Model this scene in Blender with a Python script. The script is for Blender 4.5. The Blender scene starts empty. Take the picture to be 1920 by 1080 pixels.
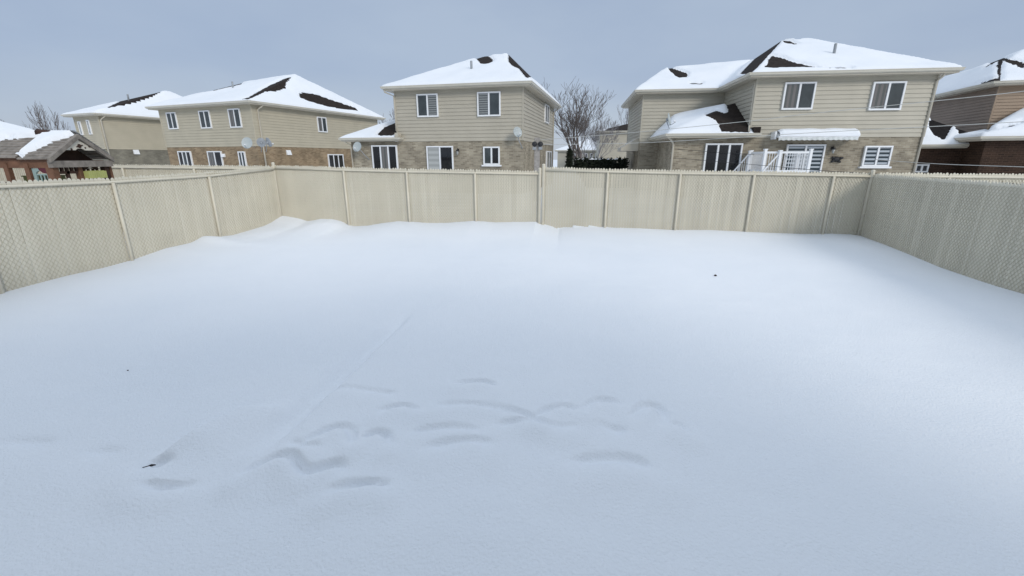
import bpy, math, random
from mathutils import Vector, noise
random.seed(7)
S = bpy.context.scene
COL = S.collection

# ------------------------------------------------------------------ camera model (pixels of a 1920 x 1080 frame)
F = 820.0
H = 2.28
PITCH = math.atan((540 - 297) / F)
CP, SP = math.cos(PITCH), math.sin(PITCH)

def ray(u, v):
    x = (u - 960) / F; y = -(v - 540) / F
    return (x, CP + SP * y, -SP + CP * y)

def proj(x, y, z):
    z -= H
    dep = y * CP - z * SP
    if dep < 0.05: return (-9999, -9999)
    return (960 + F * x / dep, 540 - F * (y * SP + z * CP) / dep)

def on_z(u, v, z):
    d = ray(u, v); k = (z - H) / d[2]
    return (d[0] * k, d[1] * k)

def at_y(u, v, Y):
    d = ray(u, v); k = Y / d[1]
    return Vector((d[0] * k, Y, H + d[2] * k))

def on_line(u, v, o, d2):
    """vertical plane through o with plan direction d2: returns (distance along, z)"""
    r = ray(u, v); n = (d2[1], -d2[0])
    k = (o[0] * n[0] + o[1] * n[1]) / (r[0] * n[0] + r[1] * n[1])
    x, y = r[0] * k, r[1] * k
    return ((x - o[0]) * d2[0] + (y - o[1]) * d2[1], H + r[2] * k)

# ------------------------------------------------------------------ materials
MATS = {}
def nodes_of(name):
    m = bpy.data.materials.new(name); m.use_nodes = True
    nt = m.node_tree
    return m, nt, nt.nodes, nt.links, nt.nodes['Principled BSDF']

def mat(name, col, rough=0.6, var=0.12, scale=6.0, bump=0.0, bscale=40.0, metal=0.0, spec=0.3):
    if name in MATS: return MATS[name]
    m, nt, N, L, b = nodes_of(name)
    tc = N.new('ShaderNodeTexCoord')
    no = N.new('ShaderNodeTexNoise'); no.inputs['Scale'].default_value = scale; no.inputs['Detail'].default_value = 6
    L.new(tc.outputs['Object'], no.inputs['Vector'])
    cr = N.new('ShaderNodeValToRGB')
    cr.color_ramp.elements[0].position = 0.3; cr.color_ramp.elements[1].position = 0.7
    cr.color_ramp.elements[0].color = (*[c * (1 - var) for c in col], 1)
    cr.color_ramp.elements[1].color = (*[min(1, c * (1 + var)) for c in col], 1)
    L.new(no.outputs['Fac'], cr.inputs['Fac']); L.new(cr.outputs['Color'], b.inputs['Base Color'])
    b.inputs['Roughness'].default_value = rough; b.inputs['Metallic'].default_value = metal
    b.inputs['Specular IOR Level'].default_value = spec
    if bump:
        n2 = N.new('ShaderNodeTexNoise'); n2.inputs['Scale'].default_value = bscale; n2.inputs['Detail'].default_value = 4
        L.new(tc.outputs['Object'], n2.inputs['Vector'])
        bp = N.new('ShaderNodeBump'); bp.inputs['Strength'].default_value = bump; bp.inputs['Distance'].default_value = 0.02
        L.new(n2.outputs['Fac'], bp.inputs['Height']); L.new(bp.outputs['Normal'], b.inputs['Normal'])
    MATS[name] = m
    return m

def brick(name, c1, c2, mortar):
    if name in MATS: return MATS[name]
    m, nt, N, L, b = nodes_of(name)
    uv = N.new('ShaderNodeUVMap')
    def bt(sc):
        t = N.new('ShaderNodeTexBrick')
        t.inputs['Scale'].default_value = 1.0; t.inputs['Brick Width'].default_value = 0.27; t.inputs['Row Height'].default_value = 0.09
        t.inputs['Mortar Size'].default_value = 0.009; t.inputs['Bias'].default_value = 0.0
        t.inputs['Color1'].default_value = (*c1, 1); t.inputs['Color2'].default_value = (*c2, 1); t.inputs['Mortar'].default_value = (*mortar, 1)
        L.new(uv.outputs['UV'], t.inputs['Vector']); return t
    t = bt(1)
    no = N.new('ShaderNodeTexNoise'); no.inputs['Scale'].default_value = 1.3; no.inputs['Detail'].default_value = 8
    L.new(uv.outputs['UV'], no.inputs['Vector'])
    mp = N.new('ShaderNodeMapRange'); mp.inputs['From Min'].default_value = 0.3; mp.inputs['From Max'].default_value = 0.7
    mp.inputs['To Min'].default_value = 0.75; mp.inputs['To Max'].default_value = 1.2
    L.new(no.outputs['Fac'], mp.inputs['Value'])
    mx = N.new('ShaderNodeMix'); mx.data_type = 'RGBA'; mx.blend_type = 'MULTIPLY'; mx.inputs['Factor'].default_value = 1
    L.new(t.outputs['Color'], mx.inputs['A']); L.new(mp.outputs['Result'], mx.inputs['B'])
    L.new(mx.outputs['Result'], b.inputs['Base Color']); b.inputs['Roughness'].default_value = 0.85
    b.inputs['Specular IOR Level'].default_value = 0.2
    bp = N.new('ShaderNodeBump'); bp.inputs['Strength'].default_value = 0.6; bp.inputs['Distance'].default_value = 0.01; bp.invert = True
    L.new(t.outputs['Fac'], bp.inputs['Height']); L.new(bp.outputs['Normal'], b.inputs['Normal'])
    MATS[name] = m
    return m

def stripes(name, c1, c2, per, axis=1, rough=0.12, duty=0.5):
    if name in MATS: return MATS[name]
    m, nt, N, L, b = nodes_of(name)
    uv = N.new('ShaderNodeUVMap'); sx = N.new('ShaderNodeSeparateXYZ'); L.new(uv.outputs['UV'], sx.inputs['Vector'])
    ml = N.new('ShaderNodeMath'); ml.operation = 'DIVIDE'; ml.inputs[1].default_value = per; L.new(sx.outputs[axis], ml.inputs[0])
    fr = N.new('ShaderNodeMath'); fr.operation = 'FRACT'; L.new(ml.outputs[0], fr.inputs[0])
    cr = N.new('ShaderNodeValToRGB'); e = cr.color_ramp.elements
    e[0].position = duty - 0.06; e[1].position = duty + 0.06; e[0].color = (*c1, 1); e[1].color = (*c2, 1)
    L.new(fr.outputs[0], cr.inputs['Fac']); L.new(cr.outputs['Color'], b.inputs['Base Color'])
    b.inputs['Roughness'].default_value = rough
    MATS[name] = m
    return m

def snow_mat():
    m, nt, N, L, b = nodes_of('snow')
    tc = N.new('ShaderNodeTexCoord')
    no = N.new('ShaderNodeTexNoise'); no.inputs['Scale'].default_value = 0.35; no.inputs['Detail'].default_value = 5
    L.new(tc.outputs['Object'], no.inputs['Vector'])
    cr = N.new('ShaderNodeValToRGB'); e = cr.color_ramp.elements
    e[0].position = 0.3; e[1].position = 0.7; e[0].color = (0.80, 0.83, 0.87, 1); e[1].color = (0.86, 0.88, 0.91, 1)
    L.new(no.outputs['Fac'], cr.inputs['Fac']); L.new(cr.outputs['Color'], b.inputs['Base Color'])
    b.inputs['Roughness'].default_value = 0.7; b.inputs['Specular IOR Level'].default_value = 0.15
    n1 = N.new('ShaderNodeTexNoise'); n1.inputs['Scale'].default_value = 55; n1.inputs['Detail'].default_value = 5
    n2 = N.new('ShaderNodeTexNoise'); n2.inputs['Scale'].default_value = 6; n2.inputs['Detail'].default_value = 4
    for n in (n1, n2): L.new(tc.outputs['Object'], n.inputs['Vector'])
    b1 = N.new('ShaderNodeBump'); b1.inputs['Strength'].default_value = 0.7; b1.inputs['Distance'].default_value = 0.012
    b2 = N.new('ShaderNodeBump'); b2.inputs['Strength'].default_value = 0.16; b2.inputs['Distance'].default_value = 0.03
    L.new(n1.outputs['Fac'], b1.inputs['Height']); L.new(n2.outputs['Fac'], b2.inputs['Height'])
    L.new(b1.outputs['Normal'], b2.inputs['Normal']); L.new(b2.outputs['Normal'], b.inputs['Normal'])
    MATS['snow'] = m
    return m

def shingle_mat(name, col):
    m, nt, N, L, b = nodes_of(name)
    tc = N.new('ShaderNodeTexCoord')
    sx = N.new('ShaderNodeSeparateXYZ'); L.new(tc.outputs['Object'], sx.inputs['Vector'])
    ml = N.new('ShaderNodeMath'); ml.operation = 'MULTIPLY'; ml.inputs[1].default_value = 14.0; L.new(sx.outputs[2], ml.inputs[0])
    fr = N.new('ShaderNodeMath'); fr.operation = 'FRACT'; L.new(ml.outputs[0], fr.inputs[0])
    no = N.new('ShaderNodeTexNoise'); no.inputs['Scale'].default_value = 5; no.inputs['Detail'].default_value = 6
    L.new(tc.outputs['Object'], no.inputs['Vector'])
    ad = N.new('ShaderNodeMath'); ad.operation = 'MULTIPLY_ADD'; ad.inputs[1].default_value = 0.35; L.new(fr.outputs[0], ad.inputs[0]); L.new(no.outputs['Fac'], ad.inputs[2])
    cr = N.new('ShaderNodeValToRGB'); e = cr.color_ramp.elements
    e[0].position = 0.3; e[1].position = 1.0; e[0].color = (*[c * 0.6 for c in col], 1); e[1].color = (*[c * 1.6 for c in col], 1)
    L.new(ad.outputs[0], cr.inputs['Fac']); L.new(cr.outputs['Color'], b.inputs['Base Color']); b.inputs['Roughness'].default_value = 0.9
    b.inputs['Specular IOR Level'].default_value = 0.1
    MATS[name] = m
    return m

SNOW = snow_mat()
SHINGLE = shingle_mat('roof shingles', (0.027, 0.0215, 0.019))
SHINGLE_BLACK = shingle_mat('black shingles', (0.016, 0.014, 0.014))
SIDING = mat('beige vinyl siding', (0.45, 0.42, 0.345), 0.5, 0.05, 1.2)
SIDING_G = mat('greige vinyl siding', (0.44, 0.405, 0.33), 0.5, 0.05, 1.2)
SIDING_Y = mat('sand vinyl siding', (0.47, 0.425, 0.325), 0.5, 0.05, 1.2)
SIDING_BR_SHADED = mat('shaded brown vinyl', (0.23, 0.175, 0.135), 0.5, 0.08, 1.2)  # right edge house: darkness of its shaded left face mixed into the colour
TRIM = mat('beige aluminium trim', (0.50, 0.46, 0.38), 0.4, 0.05, 2)
GUTTER = mat('beige gutter', (0.56, 0.53, 0.45), 0.35, 0.05, 2)
WHITE = mat('white vinyl frame', (0.80, 0.81, 0.82), 0.35, 0.04, 3)
GLASS = mat('window glass', (0.045, 0.055, 0.058), 0.06, 0.25, 1.5, spec=0.6)
GLASS_D = mat('dark window glass', (0.012, 0.013, 0.015), 0.06, 0.3, 1.5, spec=0.5)
GLASS_C = stripes('curtained glass', (0.10, 0.105, 0.10), (0.16, 0.15, 0.145), 0.23, 0, 0.1)
GLASS_B = stripes('glass over slatted blind', (0.09, 0.10, 0.10), (0.25, 0.26, 0.26), 0.12, 1)
GLASS_Z = stripes('glass over banded blind', (0.03, 0.045, 0.055), (0.42, 0.46, 0.50), 0.19, 1, 0.1, 0.55)
GLASS_W = stripes('glass over pale vertical blind', (0.33, 0.34, 0.33), (0.42, 0.43, 0.42), 0.3, 1, 0.1)
BRICK_G = brick('grey beige brick', (0.375, 0.33, 0.25), (0.225, 0.19, 0.14), (0.35, 0.32, 0.26))
BRICK_T = brick('tan brick', (0.335, 0.25, 0.155), (0.215, 0.15, 0.09), (0.32, 0.26, 0.185))
BRICK_S = brick('greige brick', (0.25, 0.235, 0.185), (0.18, 0.17, 0.135), (0.24, 0.22, 0.185))
BRICK_R = brick('dark red brick', (0.055, 0.033, 0.022), (0.031, 0.02, 0.014), (0.09, 0.055, 0.04))
FENCE = mat('cream privacy slat', (0.66, 0.625, 0.525), 0.45, 0.06, 1.4)
WIRE = mat('cream coated wire', (0.60, 0.56, 0.455), 0.45, 0.05, 3)
POST = mat('cream coated steel post', (0.66, 0.615, 0.505), 0.4, 0.06, 4)
GREYM = mat('grey painted metal', (0.30, 0.32, 0.34), 0.45, 0.1, 5)
DISHM = mat('grey dish face', (0.42, 0.46, 0.46), 0.45, 0.07, 4)
DARKM = mat('dark metal', (0.03, 0.03, 0.032), 0.5, 0.2, 8)
WOODG = mat('weathered wood pole', (0.30, 0.28, 0.26), 0.8, 0.2, 9)
BARK = mat('grey brown bark', (0.13, 0.11, 0.10), 0.9, 0.25, 7)
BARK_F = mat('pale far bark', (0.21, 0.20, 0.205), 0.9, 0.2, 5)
HEDGEM = mat('dark cedar foliage', (0.014, 0.02, 0.011), 0.8, 0.6, 4)
CEDAR = mat('red stained cedar', (0.17, 0.088, 0.054), 0.75, 0.3, 6, 0.3)
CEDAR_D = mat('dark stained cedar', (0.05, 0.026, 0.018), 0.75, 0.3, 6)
CEDAR_G = mat('grey weathered cedar', (0.23, 0.205, 0.18), 0.85, 0.3, 7, 0.3)
CREAM = mat('cream painted panel', (0.62, 0.58, 0.50), 0.6, 0.06, 3)
TEAL = mat('pale teal panel', (0.27, 0.36, 0.34), 0.5, 0.1, 3)
LIME = mat('lime plastic', (0.42, 0.44, 0.16), 0.5, 0.1, 3)
AWN = stripes('awning cloth', (0.60, 0.63, 0.62), (0.68, 0.70, 0.69), 0.24, 0, 0.8)
CABLE = mat('black cable', (0.02, 0.02, 0.022), 0.5, 0.2, 5)
CABLE_L = mat('pale cable', (0.5, 0.5, 0.47), 0.5, 0.1, 5)
TWIG = mat('dry dark twig', (0.03, 0.02, 0.018), 0.8, 0.3, 30)

# ------------------------------------------------------------------ mesh builder
class MB:
    def __init__(s): s.v = []; s.f = []; s.uv = []; s.has_uv = False
    def face(s, pts, uv=None):
        i = len(s.v); s.v += [tuple(p) for p in pts]; s.f.append(tuple(range(i, i + len(pts))))
        if uv: s.has_uv = True
        s.uv.append(uv if uv else [(0, 0)] * len(pts))
    def hexa(s, p, uv=None):
        """p: 8 corners, bottom 4 then top 4 (ring order)"""
        for q in ((3, 2, 1, 0), (4, 5, 6, 7), (0, 1, 5, 4), (1, 2, 6, 5), (2, 3, 7, 6), (3, 0, 4, 7)):
            s.face([p[k] for k in q], [uv[k] for k in q] if uv else None)
    def box(s, x0, x1, y0, y1, z0, z1, T=None):
        c = [(x0, y0, z0), (x1, y0, z0), (x1, y1, z0), (x0, y1, z0), (x0, y0, z1), (x1, y0, z1), (x1, y1, z1), (x0, y1, z1)]
        if T: c = [T(*q) for q in c]
        s.hexa(c)
    def tube(s, pts, rad, n=6, cap=True):
        pts = [Vector(p) for p in pts]
        if not isinstance(rad, (list, tuple)): rad = [rad] * len(pts)
        rings = []; prev = None
        for i, p in enumerate(pts):
            d = (pts[min(i + 1, len(pts) - 1)] - pts[max(i - 1, 0)])
            if d.length < 1e-9: d = Vector((0, 0, 1))
            d.normalize()
            a = prev if prev is not None else (Vector((1, 0, 0)) if abs(d.x) < 0.8 else Vector((0, 1, 0)))
            a = a - d * a.dot(d)
            if a.length < 1e-6: a = d.orthogonal()
            a.normalize(); b = d.cross(a); prev = a
            i0 = len(s.v)
            for k in range(n):
                t = 2 * math.pi * k / n
                s.v.append(tuple(p + (a * math.cos(t) + b * math.sin(t)) * rad[i]))
            rings.append(i0)
        for i in range(len(rings) - 1):
            for k in range(n):
                k2 = (k + 1) % n
                s.f.append((rings[i] + k, rings[i] + k2, rings[i + 1] + k2, rings[i + 1] + k)); s.uv.append([(0, 0)] * 4)
        if cap:
            s.f.append(tuple(rings[0] + k for k in reversed(range(n)))); s.uv.append([(0, 0)] * n)
            s.f.append(tuple(rings[-1] + k for k in range(n))); s.uv.append([(0, 0)] * n)
    def build(s, name, m, parent=None, smooth=False, base=(0, 0, 0)):
        me = bpy.data.meshes.new(name)
        if parent is not None: base = root_loc(parent)
        vs = [(v[0] - base[0], v[1] - base[1], v[2] - base[2]) for v in s.v]
        me.from_pydata(vs, [], s.f); me.update()
        if s.has_uv:
            ul = me.uv_layers.new(name='UVMap')
            fl = [c for u in s.uv for c in u]
            for i, c in enumerate(fl): ul.data[i].uv = c
        if smooth: me.polygons.foreach_set('use_smooth', [True] * len(me.polygons))
        me.materials.append(m)
        o = bpy.data.objects.new(name, me); COL.objects.link(o)
        if parent is not None: o.parent = parent
        else: o.location = base
        return o

LOC = {}
def root_loc(o):
    x = Vector((0, 0, 0))
    while o is not None:
        x += o.location; o = o.parent
    return x

def tag(o, label=None, cat=None, group=None, kind=None):
    if label: o['label'] = label
    if cat: o['category'] = cat
    if group: o['group'] = group
    if kind: o['kind'] = kind
    return o

def thing(name, loc, label, cat, group=None):
    o = bpy.data.objects.new(name, None); COL.objects.link(o); o.location = loc; o.empty_display_size = 0.3
    return tag(o, label, cat, group)

def inpoly(x, y, P):
    c = False; j = len(P) - 1
    for i in range(len(P)):
        if (P[i][1] > y) != (P[j][1] > y) and x < (P[j][0] - P[i][0]) * (y - P[i][1]) / (P[j][1] - P[i][1]) + P[i][0]: c = not c
        j = i
    return c
def segd(x, y, a, b):
    dx, dy = b[0] - a[0], b[1] - a[1]; l = dx * dx + dy * dy
    t = 0 if l < 1e-12 else max(0, min(1, ((x - a[0]) * dx + (y - a[1]) * dy) / l))
    return math.hypot(x - a[0] - t * dx, y - a[1] - t * dy)
def polyd(x, y, P, closed=True):
    n = len(P)
    return min(segd(x, y, P[i], P[(i + 1) % n]) for i in range(n if closed else n - 1))
def sdf(x, y, P):
    d = polyd(x, y, P)
    return -d if inpoly(x, y, P) else d
def sstep(a, b, x):
    t = max(0, min(1, (x - a) / (b - a))); return t * t * (3 - 2 * t)

# ------------------------------------------------------------------ fence layout (plan)
K = 0.12
def back_at(q): return (q * 12.2 / (1 + K * q), 12.2 / (1 + K * q))
CL = back_at(-0.524); CR = back_at(0.797); GP = back_at(0.0685)
bl = math.hypot(1, K); BD = (1 / bl, -K / bl)
sl_ = math.hypot(0.2, 1); SD = (-0.2 / sl_, -1 / sl_)          # direction of the side fences, towards the camera

# snow heights along the fences, from the snow line
LEFT_SNOW = [(-40, 561), (0, 550), (60, 534), (125, 517), (190, 503), (243, 489), (310, 466), (358, 456), (370, 450), (381, 443), (392, 444), (407, 446), (435, 445), (470, 438), (497, 432), (510, 425), (520, 415), (529, 404)]
BACK_SNOW = [(529, 403), (545, 408), (562, 413), (577, 420), (590, 416), (602, 412), (623, 412), (640, 416), (652, 423), (665, 426), (690, 424), (715, 419), (745, 415), (775, 416), (800, 418), (835, 418), (890, 414), (930, 417), (965, 416), (1005, 416), (1015, 420), (1035, 425), (1048, 430), (1056, 428), (1075, 426), (1110, 425), (1145, 427), (1200, 428), (1260, 431), (1330, 431), (1395, 434), (1440, 436), (1500, 438), (1535, 438), (1555, 436), (1580, 437), (1595, 437), (1607, 441)]
RIGHT_SNOW = [(1607, 441), (1640, 454), (1700, 478), (1760, 502), (1820, 522), (1870, 538), (1920, 552), (1960, 563)]
LS = sorted(on_line(u, v, CL, SD) for u, v in LEFT_SNOW)
BS = sorted(on_line(u, v, CL, BD) for u, v in BACK_SNOW)
RS = sorted(on_line(u, v, CR, SD) for u, v in RIGHT_SNOW)
def interp(T, x):
    if x <= T[0][0]: return T[0][1]
    for i in range(len(T) - 1):
        if x <= T[i + 1][0]:
            a, b = T[i], T[i + 1]; t = (x - a[0]) / max(1e-6, b[0] - a[0])
            return a[1] + (b[1] - a[1]) * t
    return T[-1][1]

def dz(zx, zy): return (200 + zx * 0.625, 550 + zy * 0.625)
ARCS_PX = [  # footprint-like dents, (strength, width, points)
    (0.7, .05, [(1055, 270), (1100, 262), (1140, 264), (1165, 277)]),
    (0.8, .05, [(830, 355), (870, 341), (905, 338), (930, 350)]),
    (0.8, .055, [(1000, 337), (1090, 330), (1180, 345), (1260, 360), (1300, 398), (1400, 405)]),
    (0.9, .05, [(600, 455), (650, 425), (690, 405), (722, 402), (742, 432), (738, 465)]),
    (0.9, .05, [(775, 442), (805, 420), (840, 422), (852, 455)]),
    (.95, .05, [(420, 540), (470, 512), (520, 493), (560, 500), (585, 530), (610, 542), (660, 525), (700, 518), (716, 540)]),
    (.85, .05, [(680, 602), (740, 582), (800, 570), (840, 580)]),
    (0.6, .06, [(965, 468), (1030, 448), (1100, 445), (1150, 458)]),
    (0.8, .08, [(1400, 508), (1500, 496), (1580, 504), (1625, 532)]),
    (0.6, .06, [(1430, 348), (1460, 325), (1500, 318), (1540, 335)]),
    (0.6, .06, [(1575, 375), (1605, 340), (1640, 335), (1668, 360), (1672, 400)]),
    (.75, .055, [(120, 577), (180, 582), (255, 575)]),
    (1.0, .07, [(130, 512), (160, 500), (195, 506)]),
    (0.6, .05, [(1180, 400), (1230, 388), (1290, 392)]), (0.55, .05, [(1290, 372), (1330, 345), (1375, 338), (1410, 352)]), (0.5, .05, [(930, 420), (980, 405), (1050, 400), (1110, 412)]),
    (0.5, .05, [(560, 452), (590, 470), (640, 472)]), (0.5, .05, [(1690, 395), (1720, 405), (1740, 425)]),
    (0.5, .07, [(690, 285), (760, 290), (860, 300)]),
    (0.4, .08, [(1480, 395), (1520, 412), (1560, 420)]),
    (0.4, .10, [(-330, 440), (-260, 432), (-180, 440)]),
    (0.35, .10, [(-60, 470), (-20, 462), (40, 470)]),
]
ARCS = []
for st, wd, pts in ARCS_PX:
    P = [on_z(*dz(*q), 0.27) for q in pts]
    # smooth the polyline
    for _ in range(2):
        Q = [P[0]]
        for i in range(len(P) - 1):
            a, b = P[i], P[i + 1]
            Q += [(a[0] * .75 + b[0] * .25, a[1] * .75 + b[1] * .25), (a[0] * .25 + b[0] * .75, a[1] * .25 + b[1] * .75)]
        Q.append(P[-1]); P = Q
    P2 = [(x - 0.02 * x / 3, y - 2.6 * wd) for x, y in P]
    bb = (min(p[0] for p in P) - .5, max(p[0] for p in P) + .5, min(p[1] for p in P) - .6, max(p[1] for p in P) + .4)
    ARCS.append((st, wd, P, P2, bb))
RIDGE = [on_z(u, v, 0.27) for u, v in [(775, 575), (700, 655), (610, 745), (540, 812), (470, 862)]]
STEP = [on_z(u, v, 0.27) for u, v in [(262, 872), (300, 856), (340, 838), (400, 808), (440, 780)]]

def in_yard(x, y):
    # signed distances to the three fences, positive inside
    db = -((x - CL[0]) * K + (y - CL[1])) / bl
    dl = (x - CL[0]) * (-SD[1]) - (y - CL[1]) * (-SD[0])
    dr = -((x - CR[0]) * (-SD[1]) - (y - CR[1]) * (-SD[0]))
    return db, dl, dr

def ground(x, y):
    db, dl, dr = in_yard(x, y)
    nz = noise.noise((x * .16, y * .16, 3.1)) * .07 + noise.noise((x * .45 + 5, y * .45, 1.7)) * .022 + noise.noise((x * 1.6, y * 2.4, 7.7)) * .008 + noise.noise((x * 3.1 + y * 1.2, y * 5.5, 2.7)) * .0035
    far = sstep(14, 24, math.hypot(x, y))
    z = 0.27 + nz * (1 + far)
    ab = (x - CL[0]) * BD[0] + (y - CL[1]) * BD[1]
    al = (x - CL[0]) * SD[0] + (y - CL[1]) * SD[1]
    ar = (x - CR[0]) * SD[0] + (y - CR[1]) * SD[1]
    zb, zl, zr = interp(BS, ab), interp(LS, al), interp(RS, ar)
    def w(d, l):
        d = abs(d)
        return math.exp(-(d / l) ** 1.3)
    wb = w(db, 1.3); wl = w(dl, 1.2); wr = w(dr, 1.2)
    if al < -.3: wl *= math.exp(-((al + .3) / .8) ** 2)
    if ar < -.3: wr *= math.exp(-((ar + .3) / .8) ** 2)
    tot = wb + wl + wr
    if tot > 1: wb, wl, wr = wb / tot, wl / tot, wr / tot
    z += wb * (zb - z) + wl * (zl - z) + wr * (zr - z)
    # broad swell across the yard, falling towards the camera
    if db > 0 and dl > 0 and dr > 0:
        z += .10 * math.exp(-((db - 3.2) / 1.6) ** 2) * sstep(0, 3, dl) * sstep(0, 3, dr)
        for st, wd, P, P2, bb in ARCS:
            if bb[0] < x < bb[1] and bb[2] < y < bb[3]:
                best = 9; ny = 0; pt = 0; nseg = len(P) - 1
                for k_, (a, b) in enumerate(zip(P[:-1], P[1:])):
                    dx, dy = b[0] - a[0], b[1] - a[1]; l_ = dx * dx + dy * dy
                    t = max(0, min(1, ((x - a[0]) * dx + (y - a[1]) * dy) / l_)); qx, qy = a[0] + dx * t, a[1] + dy * t
                    d = math.hypot(x - qx, y - qy)
                    if d < best: best = d; ny = qy; pt = (k_ + t) / nseg
                if best > .6: continue
                sr = max(-1, min(1, (ny - y) / max(best, 1e-4)))      # +1 on the viewer's side
                am = st * max(0, math.sin(math.pi * (.04 + .92 * pt))) ** .55 * (.95 + .6 * noise.noise((pt * 3.3, P[0][0] * 9, P[0][1] * 7)))
                wj = wd * (.85 + .4 * noise.noise((x * 5, y * 5, 2.2))) * (.50 + .62 * (sr + 1) / 2)
                d2 = polyd(x, y, P2, False)
                z += am * (-.072 * math.exp(-(best / wj) ** 2)) + st * .030 * math.exp(-(d2 / (wd * 2.3)) ** 2)
        d = polyd(x, y, RIDGE, False)
        if d < .9:
            a, b = RIDGE[-1], RIDGE[0]; l_ = math.hypot(b[0] - a[0], b[1] - a[1])
            q = -((b[0] - a[0]) * (y - a[1]) - (b[1] - a[1]) * (x - a[0])) / l_
            f_ = sstep(0, 1.0, math.hypot(x - RIDGE[0][0], y - RIDGE[0][1])) * sstep(0, .5, math.hypot(x - RIDGE[-1][0], y - RIDGE[-1][1]))
            e_ = math.exp(-max(0, d - abs(q)) / .15)
            z += f_ * e_ * (.022 * sstep(-.12, .1, q) * math.exp(-(max(0, q) / .45) ** 1.5) - (.12 + .025 * noise.noise((x * 3, y * 3, 8))) * math.exp(-(q / (.12 if q < 0 else .075)) ** 2) + .012 * math.exp(-((q - .25) / .2) ** 2))
        d = polyd(x, y, STEP, False)
        if d < .7:
            a, b = STEP[0], STEP[-1]; l_ = math.hypot(b[0] - a[0], b[1] - a[1])
            q = -((b[0] - a[0]) * (y - a[1]) - (b[1] - a[1]) * (x - a[0])) / l_
            e_ = math.exp(-(max(0, d - abs(q)) / .12) ** 2)
            e_ *= sstep(-.05, .35, (x - a[0]) * (b[0] - a[0]) / l_ + (y - a[1]) * (b[1] - a[1]) / l_)
            z += e_ * (.095 * sstep(-.05, .06, q) * math.exp(-(max(0, q) / .34) ** 2) - .03 * math.exp(-((q + .07) / .07) ** 2))
    elif db < 0:
        # plough pile against the far side of the fence, right of the gate post
        z += 1.62 * math.exp(-((x - 1.75) / .85) ** 2 - ((db + 2.0) / 1.1) ** 2)
        z += .35 * math.exp(-((x + 2) / 3.0) ** 2 - ((db + 3.0) / 1.5) ** 2)
    return z

def axis(segs):
    out = [segs[0][0]]
    for a, b, st in segs:
        n = max(1, round((b - a) / st))
        out += [a + (b - a) * (i + 1) / n for i in range(n)]
    return out
def build_ground():
    xs = axis([(-400, -100, 30), (-100, -40, 6), (-40, -12, 1), (-12, -7.6, .1), (-7.6, -3, .05), (-3, 2.2, .017), (2.2, 4.8, .05), (4.8, 12, .1), (12, 40, 1), (40, 100, 6), (100, 400, 30)])
    ys = axis([(-60, -10, 6), (-10, 0.8, .7), (.8, 1.7, .05), (1.7, 4.8, .017), (4.8, 7.2, .06), (7.2, 10.5, .1), (10.5, 13.5, .05), (13.5, 16, .1), (16, 40, .8), (40, 120, 6), (120, 700, 40)])
    nx = len(xs); vs = []; fs = []
    for y in ys:
        for x in xs: vs.append((x, y, ground(x, y)))
    for j in range(len(ys) - 1):
        for i in range(nx - 1):
            a = j * nx + i; fs.append((a, a + 1, a + nx + 1, a + nx))
    me = bpy.data.meshes.new('snow_ground'); me.from_pydata(vs, [], fs); me.update()
    me.polygons.foreach_set('use_smooth', [True] * len(fs)); me.materials.append(SNOW)
    o = bpy.data.objects.new('snow_ground', me); COL.objects.link(o)
    tag(o, 'snow covering the whole yard and the gardens beyond', None, None, 'structure')
build_ground()

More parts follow.
